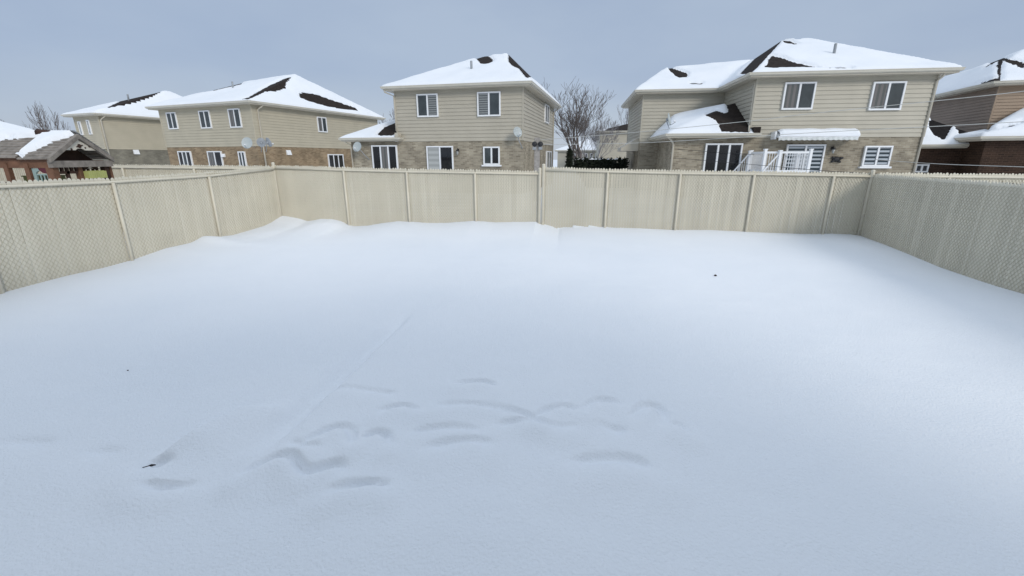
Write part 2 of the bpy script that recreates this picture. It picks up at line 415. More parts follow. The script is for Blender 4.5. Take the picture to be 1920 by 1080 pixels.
# ------------------------------------------------------------------ fences
def fence(label, pts, inner, posts_inside=True, end_first=True, end_last=True, wires=True, seam=False):
    """pts: (x, y, ztop) at every post; inner: +1/-1 which side of the run the yard lies"""
    root = thing('chain_link_fence', (pts[0][0], pts[0][1], 0), label, 'fence', 'cream slatted chain link fences round the yards')
    pitch = .07
    for i in range(len(pts) - 1):
        a, b = pts[i], pts[i + 1]
        L = math.hypot(b[0] - a[0], b[1] - a[1]); d = ((b[0] - a[0]) / L, (b[1] - a[1]) / L); n = (-d[1] * inner, d[0] * inner)
        def P(s, o, z): return (a[0] + d[0] * s + n[0] * o, a[1] + d[1] * s + n[1] * o, z)
        def top(s): return a[2] + (b[2] - a[2]) * s / L
        m = MB(); k = round(L / pitch); off = (L - k * pitch) / 2
        for j in range(k):
            s0 = off + j * pitch + .003; s1 = s0 + .0655
            zt = top(s0) + .034 + random.uniform(-.012, .012); t0 = random.uniform(-.0025, .0025); tw = random.uniform(-.003, .003)
            prof = [(s0, -.02), (s1, -.02), (s1, zt - .012), (s1 - .012, zt + .012), (s1 - .024, zt + .024), (s0 + .024, zt + .024), (s0 + .012, zt + .012), (s0, zt - .012)]
            fr = [P(s, .004 + t0 + tw * (s - s0) / .06, z) for s, z in prof]; bk = [P(s, -.004 + t0, z) for s, z in prof]
            m.face(fr); m.face(bk[::-1])
            for q in range(len(prof)):
                r = (q + 1) % len(prof); m.face([fr[r], fr[q], bk[q], bk[r]])
        m.build('slat_panel', FENCE, root)
        if wires:
            m = MB(); w = .005
            for sgn in (1, -1):
                slope = 1.35; zlo, zhi = .15, top(L / 2) - .01; span = (zhi - zlo) / slope
                s = -span + off
                while s < L + span:
                    s0, s1 = s, s + span * 1; z0, z1 = zlo, zhi
                    if sgn < 0: z0, z1 = zhi, zlo
                    # clip to the bay
                    if s1 > 0 and s0 < L:
                        if s0 < 0: z0 += (z1 - z0) * (-s0) / (s1 - s0); s0 = 0
                        if s1 > L: z1 = z0 + (z1 - z0) * (L - s0) / (s1 - s0); s1 = L
                        if s1 - s0 > .01:
                            for so in ((.0105,) if sgn > 0 else (.0095,)):
                                c = [P(s0, so - .004, z0 + w), P(s0, so - .004, z0 - w), P(s0, so + .004, z0),
                                     P(s1, so - .004, z1 + w), P(s1, so - .004, z1 - w), P(s1, so + .004, z1)]
                                m.face([c[0], c[2], c[5], c[3]]); m.face([c[2], c[1], c[4], c[5]])
                    s += pitch
            m.build('wire_mesh', WIRE, root)
    o_ = .045 if posts_inside else -.045
    def off_pt(i, z, o=None):
        j = min(i, len(pts) - 2); a, b = pts[j], pts[j + 1]
        L = math.hypot(b[0] - a[0], b[1] - a[1]); n = (-(b[1] - a[1]) / L * inner, (b[0] - a[0]) / L * inner); o = o_ if o is None else o
        return (pts[i][0] + n[0] * o, pts[i][1] + n[1] * o, z)
    m = MB()
    ro = .034 if posts_inside else -.034
    m.tube([off_pt(i, pts[i][2] - .03, ro) for i in range(len(pts))], .024, 8)
    m.build('top_rail', POST, root, True)
    for i in range(len(pts)):
        term = (i == 0 and end_first) or (i == len(pts) - 1 and end_last)
        if i == 0 and not end_first: continue
        if i == len(pts) - 1 and not end_last: continue
        r = .042 if term else .031
        top_z = pts[i][2] + (.10 if term else -.045)
        m = MB(); lean = random.uniform(-.008, .008)
        o = 0.0 if term else o_
        if term:
            m.tube([off_pt(i, -.05, .03), off_pt(i, top_z, .03), off_pt(i, top_z + .012, .03), off_pt(i, top_z + .03, .03)], [r, r, r * 1.08, r * .45], 10)
        else:
            p0, p1 = off_pt(i, -.05), off_pt(i, top_z)
            m.tube([p0, p1], r, 10)
        po = m.build('post', POST, root, True)
        if term:
            for zz in (.55, .95, 1.35, pts[i][2] - .03):
                mb = MB(); mb.tube([off_pt(i, zz - .012, .03), off_pt(i, zz + .012, .03)], r + .006, 10); mb.build('tension_band', POST, po, True)
    return root

def on_back(u): # plan position on the back line below pixel column u (measured at the top rail)
    s, z = on_line(u, 325, CL, BD); return s
def bp(u, v):
    s, z = on_line(u, v, CL, BD); return (CL[0] + BD[0] * s, CL[1] + BD[1] * s, z)
BL = [bp(514, 313), bp(645, 317), bp(763, 320), bp(891, 322), bp(1012.5, 324)]
BR = [bp(1019.5, 316.5), bp(1140, 320), bp(1276, 323), bp(1414, 324.5), bp(1563, 327), bp(1634, 328.5)]
fence('cream back fence with pointed slats, left of the tall gate post', BL, -1)
fence('cream back fence, longer half right of the tall gate post', BR, -1)
def sp(o, u, v):
    s, z = on_line(u, v, o, SD); return (o[0] + SD[0] * s, o[1] + SD[1] * s, z)
l2 = sp(CL, 388, 327.5); l1 = sp(CL, 207, 338.5); l0 = sp(CL, 0, 346)
def ext(a, L, z): return (a[0] + SD[0] * L, a[1] + SD[1] * L, z)
l0 = ext(l1, 2.05, l0[2]); lm1 = ext(l0, 2.05, l0[2]); lm2 = ext(lm1, 2.05, l0[2]); lm3 = ext(lm2, 2.05, l0[2])
fence('cream slatted side fence at the left of the yard, snow drifted along its foot', [(CL[0], CL[1], BL[0][2] - .03), l2, l1, l0, lm1, lm2, lm3], 1, True, False, False)
rz = sp(CR, 1920, 351)[2]
r0 = (CR[0] + .02, CR[1] - .03, rz + .02)
RP = [r0] + [ext(r0, 2.15 * i, rz) for i in range(1, 6)]
fence('cream slatted side fence at the right of the yard, plain side towards the snow', RP, -1, False, False, False)
def bx_(s, z): return (CL[0] + BD[0] * s, CL[1] + BD[1] * s, z)
LX = [bx_(-.16 - 2.35 * i, BL[0][2] - .02 + .012 * i) for i in range(0, 11)][::-1]
fence('cream neighbour fence running on behind the play house', LX, -1, True, False, False)
sR = math.hypot(CR[0] - CL[0], CR[1] - CL[1])
RX = [bx_(sR + .16 + (0, 1.55, 3.75, 5.95, 8.1, 10.3, 12.5)[i], BR[-1][2] + .01 - .01 * i) for i in range(7)]
fence('cream neighbour fence running on beyond the right back corner', RX, -1, True, False, False)

# ------------------------------------------------------------------ houses
class House:
    def __init__(s, name, label, o, ang, cat='house', group='snow roofed houses behind the fence'):
        a = math.radians(ang); s.o = o; s.e1 = (math.cos(a), -math.sin(a)); s.e2 = (math.sin(a), math.cos(a))
        s.root = thing(name, (o[0], o[1], 0), label, cat, group)
        s.roof_fns = []
    def W(s, a, t, z): return (s.o[0] + a * s.e1[0] + t * s.e2[0], s.o[1] + a * s.e1[1] + t * s.e2[1], z)
    def uv2(s, x, y):
        x -= s.o[0]; y -= s.o[1]; return (x * s.e1[0] + y * s.e1[1], x * s.e2[0] + y * s.e2[1])
    def part(s, name, m, mt, parent=None, smooth=False): return m.build(name, mt, parent or s.root, smooth)

class Face:
    """a wall plane: kind 'f' (faces the camera, at t=off), 'r' (faces right, at s=off), 'l' (faces left)"""
    def __init__(s, h, kind, off): s.h = h; s.k = kind; s.off = off
    def P(s, a, z, out=0.0):
        if s.k == 'f': return s.h.W(a, s.off - out, z)
        if s.k == 'r': return s.h.W(s.off + out, a, z)
        if s.k == 'b': return s.h.W(a, s.off + out, z)
        return s.h.W(s.off - out, a, z)
    def hit(s, u, v):
        if s.k in 'fb':
            o = s.h.W(0, s.off, 0); d = s.h.e1
        else:
            o = s.h.W(s.off, 0, 0); d = s.h.e2
        return on_line(u, v, o, d)
    def box(s, m, a0, a1, z0, z1, o0, o1):
        c = [s.P(a0, z0, o0), s.P(a1, z0, o0), s.P(a1, z0, o1), s.P(a0, z0, o1), s.P(a0, z1, o0), s.P(a1, z1, o0), s.P(a1, z1, o1), s.P(a0, z1, o1)]
        u = [(a0, z0), (a1, z0), (a1, z0), (a0, z0), (a0, z1), (a1, z1), (a1, z1), (a0, z1)]
        m.hexa(c, u)

def siding(faces, mt, h, course=.2, name='siding_wall'):
    m = MB()
    for fc, a0, a1, z0, z1 in faces:
        n = max(1, round((z1 - z0) / course)); c = (z1 - z0) / n
        for i in range(n):
            za, zb = z0 + i * c, z0 + (i + 1) * c
            m.face([fc.P(a0, za, .036), fc.P(a1, za, .036), fc.P(a1, zb, .004), fc.P(a0, zb, .004)])
            m.face([fc.P(a0, za, .0), fc.P(a1, za, .0), fc.P(a1, za, .036), fc.P(a0, za, .036)])
        for a in (a0, a1):
            s0 = -.035 if a == a0 else -.035
            fc.box(m, a - .04, a + .04, z0, z1, .0, .042)
    return h.part(name, m, mt)

def bricks(faces, mt, h, name='brick_wall'):
    m = MB()
    for fc, a0, a1, z0, z1 in faces:
        p = [fc.P(a0, z0), fc.P(a1, z0), fc.P(a1, z1), fc.P(a0, z1)]
        m.face(p, [(a0, z0), (a1, z0), (a1, z1), (a0, z1)])
    return h.part(name, m, mt)

def window(fc, tl, br, n=2, pane=GLASS, panes=None, sill=False, name='window', zmin=None, frame=.072, open_right=False):
    a0, z1 = fc.hit(*tl); a1, z0 = fc.hit(*br)
    if a0 > a1: a0, a1 = a1, a0
    if zmin is not None: z0 = zmin
    fr = frame; m = MB()
    fc.box(m, a0, a1, z1 - fr, z1, .0, .115); fc.box(m, a0, a1, z0, z0 + fr, .0, .115)
    fc.box(m, a0, a0 + fr, z0 + fr, z1 - fr, .0, .112); fc.box(m, a1 - fr, a1, z0 + fr, z1 - fr, .0, .112)
    wi = (a1 - a0 - 2 * fr) / n
    for i in range(1, n):
        x = a0 + fr + i * wi; fc.box(m, x - fr * .55, x + fr * .55, z0 + fr, z1 - fr, .0, .108)
    w = fc.h.part(name, m, WHITE)
    groups = {}
    for i in range(n):
        pm = panes[i] if panes else pane
        groups.setdefault(pm.name, (pm, []))[1].append(i)
    for pm, ids in groups.values():
        m = MB()
        for i in ids:
            x0 = a0 + fr + i * wi + (fr * .55 if i else 0); x1 = a0 + fr + (i + 1) * wi - (fr * .55 if i < n - 1 else 0)
            fc.box(m, x0, x1, z0 + fr, z1 - fr, -.01, .072)
            # thin sash bead
        fc.h.part('pane', m, pm, w)
        m = MB()
        for i in ids:
            x0 = a0 + fr + i * wi + (fr * .55 if i else 0); x1 = a0 + fr + (i + 1) * wi - (fr * .55 if i < n - 1 else 0)
            g = .022
            for q in ((x0, x1, z1 - fr - g, z1 - fr), (x0, x1, z0 + fr, z0 + fr + g), (x0, x0 + g, z0 + fr + g, z1 - fr - g), (x1 - g, x1, z0 + fr + g, z1 - fr - g)):
                fc.box(m, *q, .072, .09)
        fc.h.part('sash', m, GREYM, w)
    if sill:
        m = MB(); fc.box(m, a0 - .1, a1 + .1, z0 - .09, z0 - .003, .0, .16); fc.h.part('sill', m, WHITE, w)
    return w

def offset_poly(P, d):
    n = len(P); out = []
    for i in range(n):
        p0, p1, p2 = P[i - 1], P[i], P[(i + 1) % n]
        def nrm(a, b):
            l = math.hypot(b[0] - a[0], b[1] - a[1]); return ((b[1] - a[1]) / l, -(b[0] - a[0]) / l)
        n1, n2 = nrm(p0, p1), nrm(p1, p2)
        k = 1 + n1[0] * n2[0] + n1[1] * n2[1]
        out.append((p1[0] + d * (n1[0] + n2[0]) / k, p1[1] + d * (n1[1] + n2[1]) / k))
    return out

def eaves(h, loop, E, ov=.5, closed=True):
    def sweep(prof, name, mt, par=None):
        m = MB(); n = len(loop)
        rings = [offset_poly(loop, d) for d, z in prof]
        for j in range(len(prof) - 1):
            for i in range(n if closed else n - 1):
                k = (i + 1) % n
                m.face([h.W(*rings[j][i], E + prof[j][1]), h.W(*rings[j][k], E + prof[j][1]), h.W(*rings[j + 1][k], E + prof[j + 1][1]), h.W(*rings[j + 1][i], E + prof[j + 1][1])])
        return h.part(name, m, mt, par)
    so = sweep([(-.05, -.0), (ov, -.0), (ov, .17), (ov - .1, .17)], 'soffit', TRIM)
    sweep([(ov + .004, .06), (ov + .05, .065), (ov + .105, .10), (ov + .11, .165), (ov + .13, .18), (ov + .13, .205), (ov + .09, .205), (ov + .085, .12), (ov + .004, .12)], 'gutter', GUTTER)

class Hip:
    """hip roof over a rectangle (outer eave edge), pitch m"""
    def __init__(s, s0, s1, t0, t1, z, m): s.r = (s0, s1, t0, t1); s.z = z; s.m = m
    def inside(s, a, t): return s.r[0] <= a <= s.r[1] and s.r[2] <= t <= s.r[3]
    def __call__(s, a, t):
        return s.z + s.m * min(a - s.r[0], s.r[1] - a, t - s.r[2], s.r[3] - t)
    def mesh(s, mb, W):
        s0, s1, t0, t1 = s.r; w, d = s1 - s0, t1 - t0; h = min(w, d) / 2; zt = s.z + s.m * h
        if d >= w: A, B = (s0 + h, t0 + h), (s0 + h, t1 - h)
        else: A, B = (s0 + h, t0 + h), (s1 - h, t0 + h)
        c = [(s0, t0), (s1, t0), (s1, t1), (s0, t1)]
        E = [W(*q, s.z) for q in c]; a = W(*A, zt); b = W(*B, zt)
        if d >= w: fs = [[E[0], E[1], a], [E[1], E[2], b, a], [E[2], E[3], b], [E[3], E[0], a, b]]
        else: fs = [[E[0], E[1], b, a], [E[1], E[2], b], [E[2], E[3], a, b], [E[3], E[0], a]]
        for f in fs: mb.face(f)
    def bounds(s): return s.r
class Tri:
    """roof made of triangles given in (s, t, z)"""
    def __init__(s, tris): s.t = tris
    def bounds(s):
        v = [p for t in s.t for p in t]; return (min(p[0] for p in v), max(p[0] for p in v), min(p[1] for p in v), max(p[1] for p in v))
    def bary(s, a, t):
        for A, B, C in s.t:
            den = (B[1] - C[1]) * (A[0] - C[0]) + (C[0] - B[0]) * (A[1] - C[1])
            if abs(den) < 1e-9: continue
            l1 = ((B[1] - C[1]) * (a - C[0]) + (C[0] - B[0]) * (t - C[1])) / den
            l2 = ((C[1] - A[1]) * (a - C[0]) + (A[0] - C[0]) * (t - C[1])) / den; l3 = 1 - l1 - l2
            if min(l1, l2, l3) >= -1e-6: return l1 * A[2] + l2 * B[2] + l3 * C[2]
        return None
    def inside(s, a, t): return s.bary(a, t) is not None
    def __call__(s, a, t): return s.bary(a, t)
    def mesh(s, mb, W):
        for A, B, C in s.t: mb.face([W(*A), W(*B), W(*C)])

def Ridge(s0, s1, t0, t1, z, A, B, along):
    """hip roof over a rectangle with its ridge given: A, B = (s, t, z)"""
    c = [(s0, t0, z), (s1, t0, z), (s1, t1, z), (s0, t1, z)]
    if along == 't': return Tri([(c[0], c[1], A), (c[1], c[2], B), (c[1], B, A), (c[2], c[3], B), (c[3], c[0], A), (c[3], A, B)])
    return Tri([(c[0], c[1], B), (c[0], B, A), (c[1], c[2], B), (c[2], c[3], A), (c[2], A, B), (c[3], c[0], A)])

def roof(h, parts, patches, thick=.11, step=.13, mt=SHINGLE, seed=0, edge=.22, rough=1.1, rounding=.5):
    m = MB()
    for p in parts: p.mesh(m, h.W)
    ro = h.part('roof', m, mt)
    B = [p.bounds() for p in parts]
    s0, s1, t0, t1 = min(b[0] for b in B), max(b[1] for b in B), min(b[2] for b in B), max(b[3] for b in B)
    ns = int(math.ceil((s1 - s0) / step)); nt_ = int(math.ceil((t1 - t0) / step))
    zs = {}; th = {}
    def zf(a, t):
        z = None
        for p in parts:
            if p.inside(a, t):
                q = p(a, t); z = q if z is None or q > z else z
        return z
    gs = [s0 + (s1 - s0) * i / ns for i in range(ns + 1)]; gt = [t0 + (t1 - t0) * j / nt_ for j in range(nt_ + 1)]
    gs[0] += 1e-4; gs[-1] -= 1e-4; gt[0] += 1e-4; gt[-1] -= 1e-4
    for i, a in enumerate(gs):
        for j, t in enumerate(gt):
            z = zf(a, t)
            if z is not None: zs[i, j] = z
    m = MB(); idx = {}
    for (i, j), z in zs.items():
        a, t = gs[i], gt[j]
        # distance to the border of the roof, from missing neighbours
        e = 1.0
        r = int(edge / step) + 1
        for k in range(1, r + 1):
            if any((i + dx * k, j + dy * k) not in zs for dx, dy in ((1, 0), (-1, 0), (0, 1), (0, -1))):
                e = (k - .45) / (r + .5); break
        x, y, _ = h.W(a, t, 0); u, v = proj(x, y, z)
        n1 = noise.noise((a * 1.1 + seed, t * 1.1, z)); n2 = noise.noise((a * 4.3 + seed, t * 4.3, 2.0)); n3 = noise.noise((a * 11 + seed, t * 11, 5.0))
        c = 1.0
        for P in patches:
            d = sdf(u, v, P) + (n2 * .9 + n3 * .7) * rough
            c = min(c, sstep(.4, 2.7, d))
        tk = thick * (1 + .35 * n1) * (.25 + .75 * sstep(0, 1, e)) * (c ** .6)
        # melt the sharp hips a little: average the height with neighbours
        zz = z
        nb = [zs.get((i + dx, j + dy)) for dx, dy in ((2, 0), (-2, 0), (0, 2), (0, -2))]
        if all(q is not None for q in nb): zz = min(z + .02, z * (1 - .5 * rounding) + .5 * rounding * sum(nb) / 4)
        if c <= 0.001: zz = z - .03; tk = 0
        th[i, j] = c; idx[i, j] = len(m.v); m.v.append(h.W(a, t, zz + tk + (.004 if c > 0 else 0)))
    for i in range(ns):
        for j in range(nt_):
            q = [(i, j), (i + 1, j), (i + 1, j + 1), (i, j + 1)]
            if all(k in idx for k in q) and max(th[k] for k in q) > .001:
                f = tuple(idx[k] for k in q)
                m.f.append(f); m.uv.append([(0, 0)] * 4)
    # skirt down to the shingles at open borders
    cnt = {}
    for f in m.f:
        for k in range(4):
            e = (f[k], f[(k + 1) % 4]); cnt[e] = 1
    inv = {v: k for k, v in idx.items()}
    for e in list(cnt):
        if (e[1], e[0]) not in cnt:
            a, b = e; ia, ib = inv[a], inv[b]
            pa = m.v[a]; pb = m.v[b]
            q = len(m.v); m.v += [(pa[0], pa[1], zs[ia] - .02), (pb[0], pb[1], zs[ib] - .02)]
            m.f.append((b, a, q, q + 1)); m.uv.append([(0, 0)] * 4)
    sn = m.build('snow_cover', SNOW, ro, True)
    return ro

def zpx(Z, base, sc): return [(base[0] + x / sc, base[1] + y / sc) for x, y in Z]
def pipe(h, roof_fn, u, v, ht=.42, r=.07):
    """vent pipe standing on the roof where the pixel ray meets it"""
    d = ray(u, v); lo = 10
    k = 10.0
    while k < 80:
        x, y, z = d[0] * k, d[1] * k, H + d[2] * k; a, t = h.uv2(x, y)
        if roof_fn.inside(a, t) and z <= roof_fn(a, t) + .12: break
        k += .05
    m = MB(); m.tube([(x, y, z - .3), (x, y, z + ht), (x, y, z + ht + .02)], [r, r, r * .8], 8); m.build('vent_pipe', GREYM, h.root, True)
def downspout(fc, pts, r=.045):
    m = MB(); m.tube([fc.P(a, z, o) for a, z, o in pts], r, 6); fc.h.part('downspout', m, TRIM, smooth=True)

def dish(label, pos, aim, r=.38, back=False, arm=True, mt=DISHM, mast_to=None):
    """satellite dish with bowl, arm and mast; aim = direction the bowl faces"""
    aim = Vector(aim).normalized(); root = thing('satellite_dish', pos, label, 'satellite dish', 'satellite dishes on the houses')
    P = Vector(pos); X = aim.cross(Vector((0, 0, 1))).normalized(); Y = X.cross(aim)
    m = MB(); n = 20; rings = []
    for k in range(5):
        rr = r * k / 4; dep = .22 * r * (k / 4) ** 2
        rings.append([P + (X * math.cos(2 * math.pi * i / n) * rr + Y * math.sin(2 * math.pi * i / n) * rr * 1.08) + aim * dep for i in range(n)])
    for o in (0, -.015):
        for k in range(4):
            for i in range(n):
                q = [rings[k][i], rings[k][(i + 1) % n], rings[k + 1][(i + 1) % n], rings[k + 1][i]]
                q = [p + aim * o for p in q]
                m.face(q if o == 0 else q[::-1])
    for i in range(n):
        j = (i + 1) % n; m.face([rings[4][i], rings[4][j], rings[4][j] - aim * .015, rings[4][i] - aim * .015])
    m.build('reflector', mt, root, True)
    m = MB(); tip = P + aim * r * 1.15 - Y * r * .75
    m.tube([P - Y * r * .95 - aim * .02, P - Y * r * 1.0 + aim * r * .4, tip], .018, 6); ar = m.build('feed_arm', GREYM, root, True)
    m = MB(); m.tube([tip - aim * .02 + Y * .02, tip + Y * .08 - aim * .09], [.05, .035], 8); m.build('feed_horn', WHITE, ar, True)
    m = MB(); b = P - aim * .1
    m.tube([P - aim * .01, b], [.09, .06], 8); m.build('bracket', GREYM, root, True)
    m = MB(); e = Vector(mast_to) if mast_to is not None else b - Vector((0, 0, .5))
    m.tube([b, b * .5 + e * .5 - Vector((0, 0, .05)), e], .024, 6); m.build('mast', GREYM, root, True)
    return root

def wall_lamp(fc, u, v, label):
    a, z = fc.hit(u, v); root = thing('wall_lamp', fc.P(a, z, .0), label, 'wall lamp', 'outdoor lamps by the back doors')
    m = MB(); fc.box(m, a - .05, a + .05, z + .06, z + .2, .0, .03); m.tube([fc.P(a, z + .16, .02), fc.P(a, z + .24, .1), fc.P(a, z + .2, .16)], .014, 6); m.build('bracket', DARKM, root)
    m = MB(); m.tube([fc.P(a, z - .12, .16), fc.P(a, z + .08, .16)], [.05, .075], 8); m.build('lantern_glass', GLASS_W, root, True)
    m = MB(); m.tube([fc.P(a, z + .08, .16), fc.P(a, z + .13, .16), fc.P(a, z + .18, .16)], [.105, .07, .015], 8); m.build('lantern_cap', DARKM, root, True)
def vent_hood(fc, u, v, w=.3, hh=.26, mt=WHITE):
    a, z = fc.hit(u, v); m = MB()
    c = [fc.P(a - w / 2, z - hh / 2, 0), fc.P(a + w / 2, z - hh / 2, 0), fc.P(a + w / 2, z - hh / 2, .16), fc.P(a - w / 2, z - hh / 2, .16),
         fc.P(a - w / 2, z + hh / 2, 0), fc.P(a + w / 2, z + hh / 2, 0), fc.P(a + w / 2, z + hh / 2, .05), fc.P(a - w / 2, z + hh / 2, .05)]
    m.hexa(c); fc.h.part('vent_hood', m, mt)

ZB, ZT = 3.26, 6.07
# ---- D: the middle house
D = House('house', 'greige house in the middle with a low snowy lean-to roof at its left end', (0.61, 26.27), 13.5)
q = Face(D, 'f', 0).hit(743, 215); DW = -q[0]
q = Face(D, 'r', 0).hit(1058.5, 250); DD = min(q[0], 11.5)
fD, rD = Face(D, 'f', 0), Face(D, 'r', 0)
siding([(fD, -DW, 0, ZB, ZT), (rD, 0, DD, ZB, ZT), (Face(D, 'l', -DW), 0, DD, ZB, ZT)], SIDING_G, D)
q = fD.hit(660, 285); DE = q[0]
bricks([(fD, DE, 0, -.2, ZB), (rD, 0, DD, -.2, ZB), (Face(D, 'l', DE), 0, DD * .6, -.2, ZB)], BRICK_G, D)
eaves(D, [(-DW, 0), (0, 0), (0, DD), (-DW, DD)], ZT, .48)
fm = Face(D, 'f', DD / 2); ra = fm.hit(908, 106); rb = fm.hit(953, 102)
hipD = Ridge(-DW - .58, .58, -.58, DD + .58, ZT + .17, (ra[0], DD / 2, ra[1]), (rb[0], DD / 2, rb[1]), 's')
cD = lambda Z: zpx(Z, (630, 80), 4.154)
roof(D, [hipD], [cD([(1092, 128), (1112, 108), (1165, 97), (1222, 128), (1225, 150), (1170, 170), (1120, 165)]), cD([(1170, 98), (1220, 84), (1224, 92), (1190, 108)]), cD([(1235, 92), (1290, 80), (1296, 92)]),
     cD([(1345, 92), (1340, 150), (1370, 185), (1420, 205), (1475, 275), (1530, 278), (1690, 405), (1705, 395), (1560, 262), (1400, 125)])], seed=3)
pipe(D, hipD, 884, 129)
window(fD, (781.7, 177), (823.3, 219), 2, panes=[GLASS, GLASS_B])
window(fD, (895.3, 173), (939.3, 217.7), 2, panes=[GLASS_B, GLASS])
window(fD, (697.4, 272.5), (748, 318), 3, panes=[GLASS_D, GLASS_C, GLASS_D], zmin=1.0)
window(fD, (800.4, 274), (851.5, 318), 2, panes=[GLASS_W, GLASS_D], zmin=.9, name='patio_door')  # right half stands open; a dark pane paints the unlit room behind
window(fD, (906.8, 275), (937.7, 309), 2, panes=[GLASS, GLASS_D], sill=True)
window(rD, (1020.5, 194.3), (1027, 232.5), 2, frame=.07)
window(rD, (1023.5, 283), (1031.5, 320), 2, zmin=1.0)
vent_hood(rD, 1001, 276)
a_, z_ = fD.hit(735, 175)
downspout(fD, [(-DW - .45, ZT + .1, .48), (-DW - .42, ZT - .08, .42), (-DW - .06, ZT - .25, .04), (-DW - .05, ZB + .6, .04)])
downspout(rD, [(DD + .05, ZT, .4), (DD - .1, ZT - .3, .06), (DD - .1, .2, .06)])
# lean-to at the left: its own small hip roof dying into the house wall
EE = ZB + .02
eaves(D, [(DE, 0), (-DW - .14, 0), (-DW - .14, 6), (DE, 6)], EE, .42)
w_ = -DW - DE + .5
zE = EE + .17
sx = DE - .5
A = (sx, -.5, zE); Bv = (-DW + .18, -.5, zE); Cv = (-DW + .02, w_ - .5 - .0, zE + .46 * w_); Cw = (-DW + .02, -.5, zE); Dv = (sx, 6.4, zE); Ev = (-DW + .02, 6.4, zE + .46 * w_)
triD = Tri([(A, Cw, Cv), (A, Cv, Dv), (Cv, Ev, Dv)])
roof(D, [triD], [cD([(318, 724), (375, 662), (474, 622), (490, 690), (440, 726)])], seed=9, step=.1)
m = MB(); fD.box(m, -DW + .06, -DW + .26, EE + .21, EE + .46, .05, .5); D.part('roof_return', m, TRIM)
downspout(fD, [(DE - .2, EE, .4), (DE + .02, EE - .2, .1), (DE + .04, .3, .06)], .04)
a_, z_ = fD.hit(679, 276)
dish('grey dish facing out on the brick left end of the middle house', fD.P(a_, z_, .5), (-.25, -1, .35), .285, mast_to=fD.P(a_ + .45, z_ - .75, .02))
a_, z_ = fD.hit(973.5, 249)
dish('pale grey dish on the right front corner of the middle house', fD.P(a_, z_, .5), (.55, -1, .35), .27, mast_to=fD.P(a_ + .2, z_ - .85, .02))
wall_lamp(fD, 859.5, 286, 'dark lantern lamp on the brick right of the open patio door')
# utility post by the corner
p0 = at_y(1006.5, 318, 22.5); pt = at_y(1008, 258, 22.5)
root = thing('utility_post', (p0.x, 22.5, 0), 'grey timber post with two dark meter boxes by the middle house corner', 'post')
m = MB(); m.box(p0.x - .13, p0.x + .13, 22.37, 22.63, -.1, pt.z); m.build('pole', WOODG, root)
for u in (1002.3, 1013.5):
    c = at_y(u, 270, 22.3); m = MB()
    m.tube([(c.x, 22.48, c.z), (c.x, 22.28, c.z), (c.x, 22.2, c.z)], [.125, .125, .08], 12); mt_ = m.build('meter_box', DARKM, root, True)
    m = MB(); m.box(c.x - .09, c.x + .09, 22.3, 22.5, c.z - .26, c.z - .13); m.build('terminal', GREYM, mt_)

# ---- C: the left house
C = House('house', 'sand coloured house with tan brick base and two brown bare patches on its roof', (-18.5, 33.33), 21.7)
fC, rC = Face(C, 'f', 0), Face(C, 'r', 0)
CWd = -fC.hit(303, 230)[0]
CD_ = min(rC.hit(707, 232)[0], 22)
zbC, ztC = 3.13, 5.93
siding([(fC, -CWd, 0, zbC, ztC), (rC, 0, CD_, zbC, ztC), (Face(C, 'l', -CWd), 0, CD_, zbC, ztC)], SIDING_Y, C)
bricks([(fC, -CWd, 0, -.2, zbC), (rC, 0, CD_, -.2, zbC), (Face(C, 'l', -CWd), 0, CD_, -.2, zbC)], BRICK_T, C)
eaves(C, [(-CWd, 0), (0, 0), (0, CD_), (-CWd, CD_)], ztC, .5)
tC = min(CD_ / 2, 7.5)
fm = Face(C, 'f', tC); ra = fm.hit(458, 155); rb = fm.hit(553, 140.5)
hipC = Ridge(-CWd - .6, .6, -.6, CD_ + .6, ztC + .17, (ra[0], tC, ra[1]), (rb[0], tC, rb[1]), 's')
cC = lambda Z: zpx(Z, (270, 120), 4.8)
roof(C, [hipC], [cC([(1325, 116), (1280, 190), (1278, 225), (1230, 240), (1180, 250), (1100, 243), (940, 318), (870, 320), (930, 308), (1100, 210), (1240, 145)]),
                 cC([(1388, 265), (1400, 300), (1470, 330), (1600, 370), (1750, 402), (1925, 420), (1900, 396), (1700, 330), (1500, 263), (1420, 256)]),
                 cC([(540, 255), (640, 242), (885, 185), (885, 155), (800, 172)])], seed=21, step=.15)
pipe(C, hipC, 437, 164)
window(fC, (312.7, 211.3), (336.7, 242), 2); window(fC, (373.5, 208), (399.5, 240.5), 2); window(fC, (428.4, 204.4), (456, 239), 2, panes=[GLASS_C, GLASS])
window(fC, (334.6, 283.5), (364, 312), 3, panes=[GLASS_D, GLASS, GLASS_D], zmin=1.5); window(fC, (389.8, 283.5), (421, 312), 2, panes=[GLASS_C, GLASS_D], zmin=.9, name='patio_door'); window(fC, (447.5, 284), (464.5, 312), 2, zmin=1.4)
window(rC, (592.5, 218.5), (613, 248.5), 2, panes=[GLASS_C, GLASS]); window(rC, (613.3, 289), (644.5, 316), 3, pane=GLASS_D, zmin=1.3)
vent_hood(rC, 540.5, 286, .4, .36); vent_hood(fC, 420, 291.5, .3, .24)
a_ = rC.hit(484, 220)[0]
downspout(rC, [(a_ + .25, ztC + .1, .5), (a_ + .1, ztC - .1, .35), (a_, ztC - .3, .06), (a_, 3.6, .06), (a_, .3, .06)], .06)
p = at_y(464, 268.5, 29.5)
m_ = rC.hit(492, 300)
dish('large pale dish seen face on at the left house corner', p, (.1, -1, .3), .335, mast_to=at_y(478, 276, 32.8))
p = at_y(490, 267.5, 31.5)
dish('dark backed dish beside the downspout, left of its twin', p, (-.45, .9, .3), .29, mt=GREYM, mast_to=at_y(490, 285, 32.7))
p = at_y(502.5, 267, 31.6)
